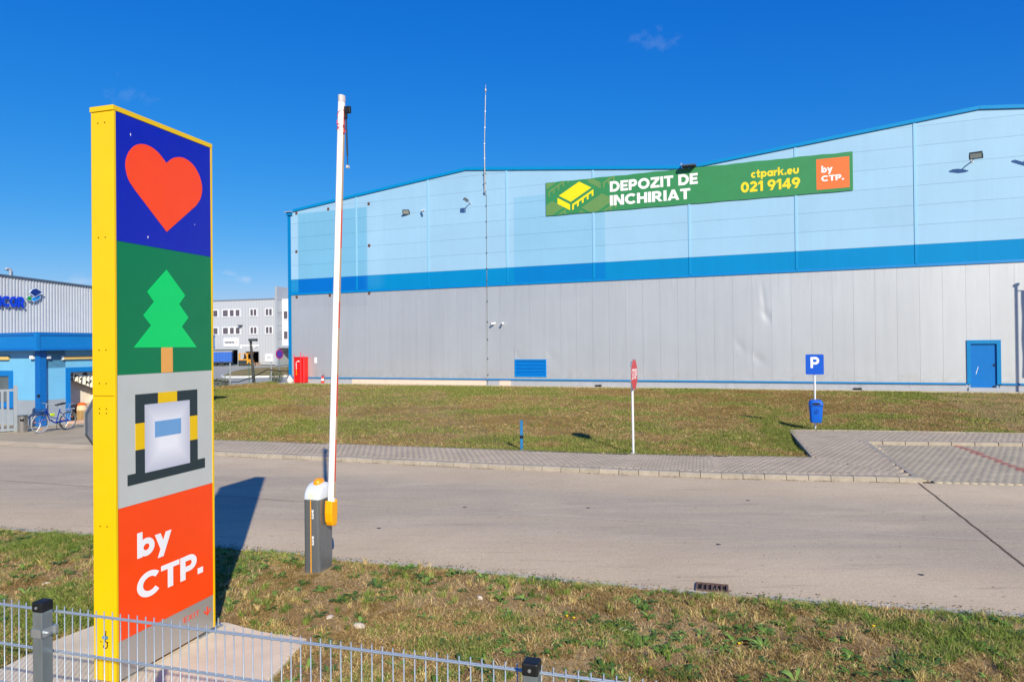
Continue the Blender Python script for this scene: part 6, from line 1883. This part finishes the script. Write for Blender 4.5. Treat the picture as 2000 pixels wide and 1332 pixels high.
# facade pieces around two loading openings
XL, XR = -24.0, 9.4
def ofw(x0, x1, z0, z1):
    part('wall', MB().box(x0, x1, 0, 0.3, z0, z1), m_ofc, of)
ofw(XL, XR, 2.9, 11.75)
ofw(XL, -9.0, 0, 2.899)
ofw(-1.5, 0.0, 0, 2.899)
ofw(2.8, XR, 0, 2.899)
ofw(0.0, 2.8, 2.4, 2.899)
part('interior', MB().box(XL, XR, 7.0, 7.3, 0, 11.6).box(XL, XL + 0.3, 0.3, 7.0, 0, 11.6).box(XR - 0.3, XR, 0.3, 7.0, 0, 11.6).box(-0.8, -0.6, 0.31, 6.99, 0, 2.9), m_dark, of)
part('roof', MB().box(XL, XR, -0.1, 7.3, 11.751, 11.95), M('office_roof_edge', lin(120, 128, 140), 0.5, 0.05), of)
part('ceiling', MB().box(XL + 0.3, XR - 0.3, 0.31, 6.99, 2.9, 3.0), m_dark, of)
def window(x0, x1, z0, z1, n):
    f = MB()
    w_ = 0.16
    f.box(x0, x1, -0.10, -0.001, z1 - w_, z1).box(x0, x1, -0.10, -0.001, z0, z0 + w_)
    st = (x1 - x0 - w_) / n
    for i in range(n + 1):
        f.box(x0 + i * st, x0 + i * st + w_ + (0.25 if 0 < i < n and n > 2 else 0), -0.098, -0.001, z0 + w_ + 0.001, z1 - w_ - 0.001)
    o = part('window', f, m_ofw, of)
    for i in range(n):
        part('pane', MB().box(x0 + i * st + w_, x0 + (i + 1) * st, -0.04, -0.002, z0 + w_, z1 - w_), m_pane, o)
for z0, z1 in ((8.75, 10.2), (5.5, 6.95)):
    for x0, x1, n in ((-10.0, -5.85, 3), (-15.0, -11.0, 3), (-5.0, -1.05, 3), (0.95, 2.55, 2), (4.2, 5.8, 2)):
        window(x0, x1, z0, z1, n)
part('door_surround', MB().box(-9.0, -1.5, -0.05, -0.001, 2.75, 2.95).box(-1.7, -1.5, -0.05, -0.001, 0, 2.75), m_oft, of)
part('door_surround', MB().box(-0.15, 0.0, -0.05, -0.001, 0, 2.5).box(2.8, 2.95, -0.05, -0.001, 0, 2.5).box(0.0, 2.8, -0.05, -0.001, 2.38, 2.5), m_oft, of)
s1 = part('sign_board', MB().box(-4.7, -1.5, -0.12, -0.002, 3.3, 4.9), m_ofw, of)
m_ink = M('sign_ink', lin(40, 40, 60), 0.5)
for k_ in range(9):
    part('lettering_mark', MB().box(-4.45 + k_ * 0.24, -4.28 + k_ * 0.24, -0.126, -0.1205, 4.0 - 0.05 * (k_ % 3), 4.25 + 0.06 * (k_ % 2)), m_ink, s1)
part('red_mark', MB().box(-1.95, -1.75, -0.126, -0.1205, 4.03, 4.23), M('sign_ink_red', lin(200, 40, 40), 0.5), s1)
s2 = part('sign_board', MB().box(4.2, 5.7, -0.12, -0.002, 0.6, 1.95), m_ofw, of)
part('lettering_mark', MB().box(4.6, 5.4, -0.126, -0.1205, 1.25, 1.36), m_ink, s2)
part('wall_lamp', MB().box(-1.2, -0.6, -0.7, -0.001, 7.05, 7.25), m_lampb, of)
part('roof_vent', MB().box(5.3, 6.3, 1.0, 2.0, 11.951, 12.4), m_zinc, of)
# stair fin and white wing at the right end
part('stair_fin', MB().box(9.45, 9.85, -4.5, 8, 0, 13.6), m_oft, of)
for k_ in range(1, 6):
    part('fin_joint', MB().box(9.851, 9.862, -4.5, 8, 2.27 * k_ - 0.04, 2.27 * k_ + 0.04), M('joint_grey', lin(120, 126, 134), 0.6), of)
part('wing', MB().box(9.87, 22, -3.1, 6, 3.2, 11.5), m_ofw, of)
part('wing_base', MB().box(9.87, 22, 0.0, 6, 0, 3.199), m_dark, of)
part('entrance_canopy', MB().box(9.87, 22, -4.3, -3.11, 3.0, 3.45), m_oft, of)
part('entrance_door', MB().box(10.6, 12.2, -0.1, -0.001, 0.0, 2.6), M('door_green_glass', lin(150, 176, 172), 0.2, 0.1, spec=0.6), of)
for z0 in (4.4, 7.9):
    for x0 in (10.1, 12.6):
        f = part('window', MB().box(x0, x0 + 1.9, -3.2, -3.101, z0, z0 + 0.15).box(x0, x0 + 1.9, -3.2, -3.101, z0 + 1.45, z0 + 1.6).box(x0, x0 + 0.15, -3.2, -3.101, z0 + 0.151, z0 + 1.449).box(x0 + 0.9, x0 + 1.05, -3.2, -3.101, z0 + 0.151, z0 + 1.449).box(x0 + 1.75, x0 + 1.9, -3.2, -3.101, z0 + 0.151, z0 + 1.449), m_ofw, of)
        part('pane', MB().box(x0 + 0.15, x0 + 0.9, -3.14, -3.102, z0 + 0.15, z0 + 1.45), m_pane, f)
        part('pane', MB().box(x0 + 1.05, x0 + 1.75, -3.14, -3.102, z0 + 0.15, z0 + 1.45), m_pane, f)

# trailer backed up to the loading door
tl = thing('truck_trailer', 'blue curtain-side trailer backed up to the office loading door', 'trailer', tuple(OO + Vector((0.96, -0.28, 0)) * -2.1 + Vector((-0.28, -0.96, 0)) * 0.6), R(196))
m_cur = M('curtain_blue', lin(32, 96, 190, 0.9), 0.5, 0.08, 0.8, stretch=(1, 1, 0.2))
cv = MB()
for k_ in range(26):
    x0 = 0.1 + k_ * 0.5
    cv.box(x0 + 0.01, x0 + 0.49, -0.02 if k_ % 2 else 0.0, 2.5, 0.62, 2.42)
part('curtain', cv, m_cur, tl)
part('roof', MB().box(0, 13.2, -0.05, 2.55, 2.421, 2.56), M('trailer_roof', lin(176, 178, 182), 0.5), tl)
part('chassis', MB().box(0, 13.2, 0.05, 2.45, 0.42, 0.615), m_lampb, tl)
for x_ in (1.8, 3.0, 4.2):
    for y_ in (0.02, 2.18):
        part('wheel', MB().tube([(x_, y_, 0.33), (x_, y_ + 0.28, 0.33)], 0.45, 14), m_tyre, tl, smooth=True)
# forklift
fk_ = thing('forklift', 'yellow forklift in the open loading door of the office block', 'forklift', tuple(OO + Vector((0.96, -0.28, 0)) * 1.35 + Vector((-0.28, -0.96, 0)) * 1.6 + Vector((0, 0, -0.12))), OA)
m_fky = M('forklift_yellow', lin(240, 170, 50, 0.9), 0.5, 0.08)
part('body', MB().yz([(-0.9, 0.2), (0.9, 0.2), (0.9, 1.0), (0.1, 1.15), (-0.9, 1.2)], -0.95, 0.95), m_fky, fk_, bevel=0.05)
part('cab_frame', MB().box(-0.9, -0.72, -0.9, -0.7, 1.2, 2.15).box(0.72, 0.9, -0.9, -0.7, 1.2, 2.15).box(-0.9, -0.72, 0.5, 0.7, 1.0, 2.15).box(0.72, 0.9, 0.5, 0.7, 1.0, 2.15).box(-0.95, 0.95, -0.95, 0.75, 2.15, 2.25), m_fky, fk_)
part('seat', MB().box(-0.35, 0.35, -0.2, 0.3, 1.15, 1.75), M('seat_dark', lin(40, 40, 44), 0.7), fk_)
part('counterweight', MB().box(-0.8, 0.8, -1.15, -0.901, 0.3, 1.0), m_lampb, fk_)
part('mast', MB().box(-0.45, -0.3, 0.95, 1.1, 0.15, 2.2).box(0.3, 0.45, 0.95, 1.1, 0.15, 2.2), m_lampb, fk_)
for x_ in (-0.99, 0.75):
    for y_ in (-0.6, 0.6):
        part('wheel', MB().tube([(x_, y_, 0.3), (x_ + 0.24, y_, 0.3)], 0.31, 14), m_tyre, fk_, smooth=True)
pal = thing('pallet_stack', 'low stack of pallets beside the forklift', 'pallet', tuple(OO + Vector((0.96, -0.28, 0)) * 3.6 + Vector((-0.28, -0.96, 0)) * 2.0 + Vector((0, 0, -0.12))), OA)
for k_ in range(4):
    part('pallet', MB().box(-0.6, 0.6, -0.5, 0.5, 0.14 * k_ + 0.10, 0.14 * k_ + 0.138).box(-0.6, -0.45, -0.5, 0.5, 0.14 * k_, 0.14 * k_ + 0.099).box(-0.08, 0.08, -0.5, 0.5, 0.14 * k_, 0.14 * k_ + 0.099).box(0.45, 0.6, -0.5, 0.5, 0.14 * k_, 0.14 * k_ + 0.099), M('pallet_wood', lin(170, 140, 120), 0.8, 0.1), pal)

# grass island in the yard with its pale kerb
ISL = catmull([(-31.0, 73.5), (-34.0, 82.0), (-37.0, 92.0), (-38.6, 102.0), (-36.5, 107.0), (-30.5, 104.0), (-24.5, 82.0), (-24.0, 74.5), (-27.0, 72.6)], 6)
isl = part('grass_island', MB().xy(ISL, -0.15, 0.03), m_lawn, None)
struct(isl)
cen = np.mean(np.array(ISL), 0)
ring = [tuple(cen + (np.array(p_) - cen) * 1.02) for p_ in ISL]
kb_ = MB()
n_ = len(ISL)
kb_.add([(*p_, z) for p_ in ring for z in (-0.13, 0.06)] + [(*p_, z) for p_ in [tuple(cen + (np.array(q) - cen) * 0.985) for q in ISL] for z in (-0.13, 0.06)],
        [(2 * i, 2 * ((i + 1) % n_), 2 * ((i + 1) % n_) + 1, 2 * i + 1) for i in range(n_)] + [(2 * i + 1, 2 * ((i + 1) % n_) + 1, 2 * n_ + 2 * ((i + 1) % n_) + 1, 2 * n_ + 2 * i + 1) for i in range(n_)])
part('island_kerb', kb_, M('island_kerb_white', lin(226, 224, 220), 0.8, 0.08), isl)

# ------------------------------------------------------------------ wire fence behind the lawn
FN = [(-27.5, 47.6), (-24.3, 48.6), (-22.0, 49.3), (-20.75, 50.4), (-20.35, 53.0), (-19.55, 55.6), (-18.3, 57.2)]
yf = thing('chain_link_fence', 'low green chain-link fence with galvanised posts behind the lawn', 'fence', (0, 0, 0))
m_gpost = M('green_post', lin(60, 104, 82), 0.5, 0.1)
for k_, (x_, y_) in enumerate(FN):
    part('post', MB().tube([(x_, y_, -0.1), (x_, y_, 1.9)], 0.045 if k_ % 2 else 0.03, 8), m_galv if k_ % 2 else m_gpost, yf, smooth=True)
nw = MB()
for (a, b) in zip(FN[:-1], FN[1:]):
    a, b = np.array(a), np.array(b)
    L = np.linalg.norm(b - a)
    n_ = int(L / 0.11)
    for i in range(-16, n_ + 1):
        for sgn in (1, -1):
            u0, u1 = i * 0.11, i * 0.11 + 1.7
            lo, hi = max(0, u0), min(L, u1)
            if hi - lo < 0.02:
                continue
            z0, z1 = 0.1 + (lo - u0), 0.1 + (hi - u0)
            if sgn < 0:
                z0, z1 = 1.9 - z0, 1.9 - z1
            p0, p1 = a + (b - a) * lo / L, a + (b - a) * hi / L
            nw.tube([(p0[0], p0[1], z0), (p1[0], p1[1], z1)], 0.0022, 3)
    for z in (0.12, 1.0, 1.78):
        nw.tube([(a[0], a[1], z), (b[0], b[1], z)], 0.004, 4)
part('netting', nw, M('net_green', lin(96, 128, 116), 0.5, 0.1, metal=0.2), yf)
part('brace', MB().tube([(-24.3, 48.6, 1.4), (-23.4, 48.9, 0.0)], 0.02, 6).tube([(-20.75, 50.4, 1.5), (-21.4, 49.75, 0.0)], 0.02, 6), m_gpost, yf)
# black hose slung along the fence
hs = part('black_hose', MB().tube([(-26, 47.9, 0.5), (-23.6, 48.5, 0.15), (-22.6, 48.75, 0.9), (-22.0, 49.1, 1.35), (-21.5, 49.5, 0.7), (-20.9, 50.1, 0.5), (-20.6, 51.6, 0.45), (-20.2, 53.5, 0.75), (-19.7, 55.2, 1.25), (-18.6, 56.9, 1.0), (-17.6, 54.5, 0.75)], 0.035, 6).tube([(-22.6, 48.7, 0.85), (-22.3, 48.4, 0.3), (-22.5, 47.9, 0.17)], 0.03, 6), m_blk, None, smooth=True)
tag(hs, 'black hose slung in waves along the wire fence', 'hose')
# leaning post with cameras
lp = thing('camera_post', 'dark leaning post carrying white cameras behind the lawn', 'post', (-20.35, 54.0, 0.1), 0)
part('post', MB().tube([(0, 0, 0), (-0.24, 0, 3.45)], [0.13, 0.10], 8), M('post_tarred', lin(62, 62, 62), 0.7, 0.15), lp, smooth=True)
part('foot', MB().lathe([(0.24, 0.0), (0.22, 0.12)], 10), m_conc, lp)
part('crossbar', MB().box(-1.05, 0.45, -0.05, 0.05, 3.06, 3.14), m_cam, lp)
for x_, r_ in ((-0.95, 0.4), (0.30, -0.5)):
    c_ = part('camera', MB().tube([(x_, -0.05, 3.0), (x_ + 0.3 * math.sin(r_), -0.42, 2.97)], 0.09, 10), m_cam, lp, smooth=True)
part('lamp', MB().box(-0.30, 0.28, -0.32, 0.1, 3.42, 3.62), m_lampb, lp)
# round no-parking sign
ns = thing('no_parking_sign', 'round purple-blue road sign on a thin pole by the warehouse corner', 'sign', (-20.2, 59.5, -0.1), R(62))
part('pole', MB().tube([(0, 0.04, 0), (0, 0.04, 3.2)], 0.035, 8), m_galv, ns, smooth=True)
part('disc', MB().xz([(0.42 * math.cos(a), 2.55 + 0.42 * math.sin(a)) for a in np.linspace(0, 6.283, 25)[:-1]], -0.02, 0.0), M('sign_ring_red', lin(170, 40, 90), 0.4), ns)
part('disc_face', MB().xz([(0.33 * math.cos(a), 2.55 + 0.33 * math.sin(a)) for a in np.linspace(0, 6.283, 25)[:-1]], -0.024, -0.0205), M('sign_face_violet', lin(84, 60, 160), 0.4), ns)

# shrubs at the warehouse corner behind the fence
def shrub(label, c, rx, rz, n, seed):
    r2 = np.random.default_rng(seed)
    t = thing('shrub', label, 'shrub', (c[0], c[1], 0), 0, 'scrub at the warehouse corner')
    st = MB()
    for k in range(7):
        a = r2.uniform(0, 6.28)
        st.tube([(0, 0, -0.12), (0.3 * rx * math.cos(a), 0.3 * rx * math.sin(a), rz * 0.5), (0.75 * rx * math.cos(a), 0.75 * rx * math.sin(a), rz * r2.uniform(0.7, 1.0))], 0.012, 5)
    part('stems', st, M('stem_brown', lin(96, 82, 62), 0.8, 0.1), t)
    d = r2.normal(size=(n, 3))
    d /= np.linalg.norm(d, axis=1)[:, None]
    p = d * r2.uniform(0.35, 1.0, n)[:, None] ** 0.5 * np.array([rx, rx, rz * 0.55]) + np.array([0, 0, rz * 0.55])
    cl = np.array([lin(86, 96, 60), lin(108, 112, 74), lin(70, 84, 50), lin(134, 124, 92)])[r2.integers(0, 4, n)] * r2.uniform(0.7, 1.2, (n, 1))
    a = r2.normal(size=(n, 3)) * 0.05
    b = r2.normal(size=(n, 3)) * 0.05
    V = np.stack([p, p + a, p + b], 1).reshape(-1, 3)
    F = np.arange(n * 3).reshape(-1, 3)
    link('foliage', np_mesh('foliage', V, F, m_blade, np.repeat(cl, 3, axis=0)), None, t)
shrub('dusty green shrub close against the warehouse corner behind the fence', (-18.6, 58.6), 0.7, 1.7, 1500, 1)
shrub('lower dry shrub left of the corner shrub behind the fence', (-20.1, 58.4), 0.6, 1.0, 1000, 2)
shrub('straggly low bush along the wire fence near the leaning post', (-21.6, 50.6), 0.8, 0.7, 900, 3)
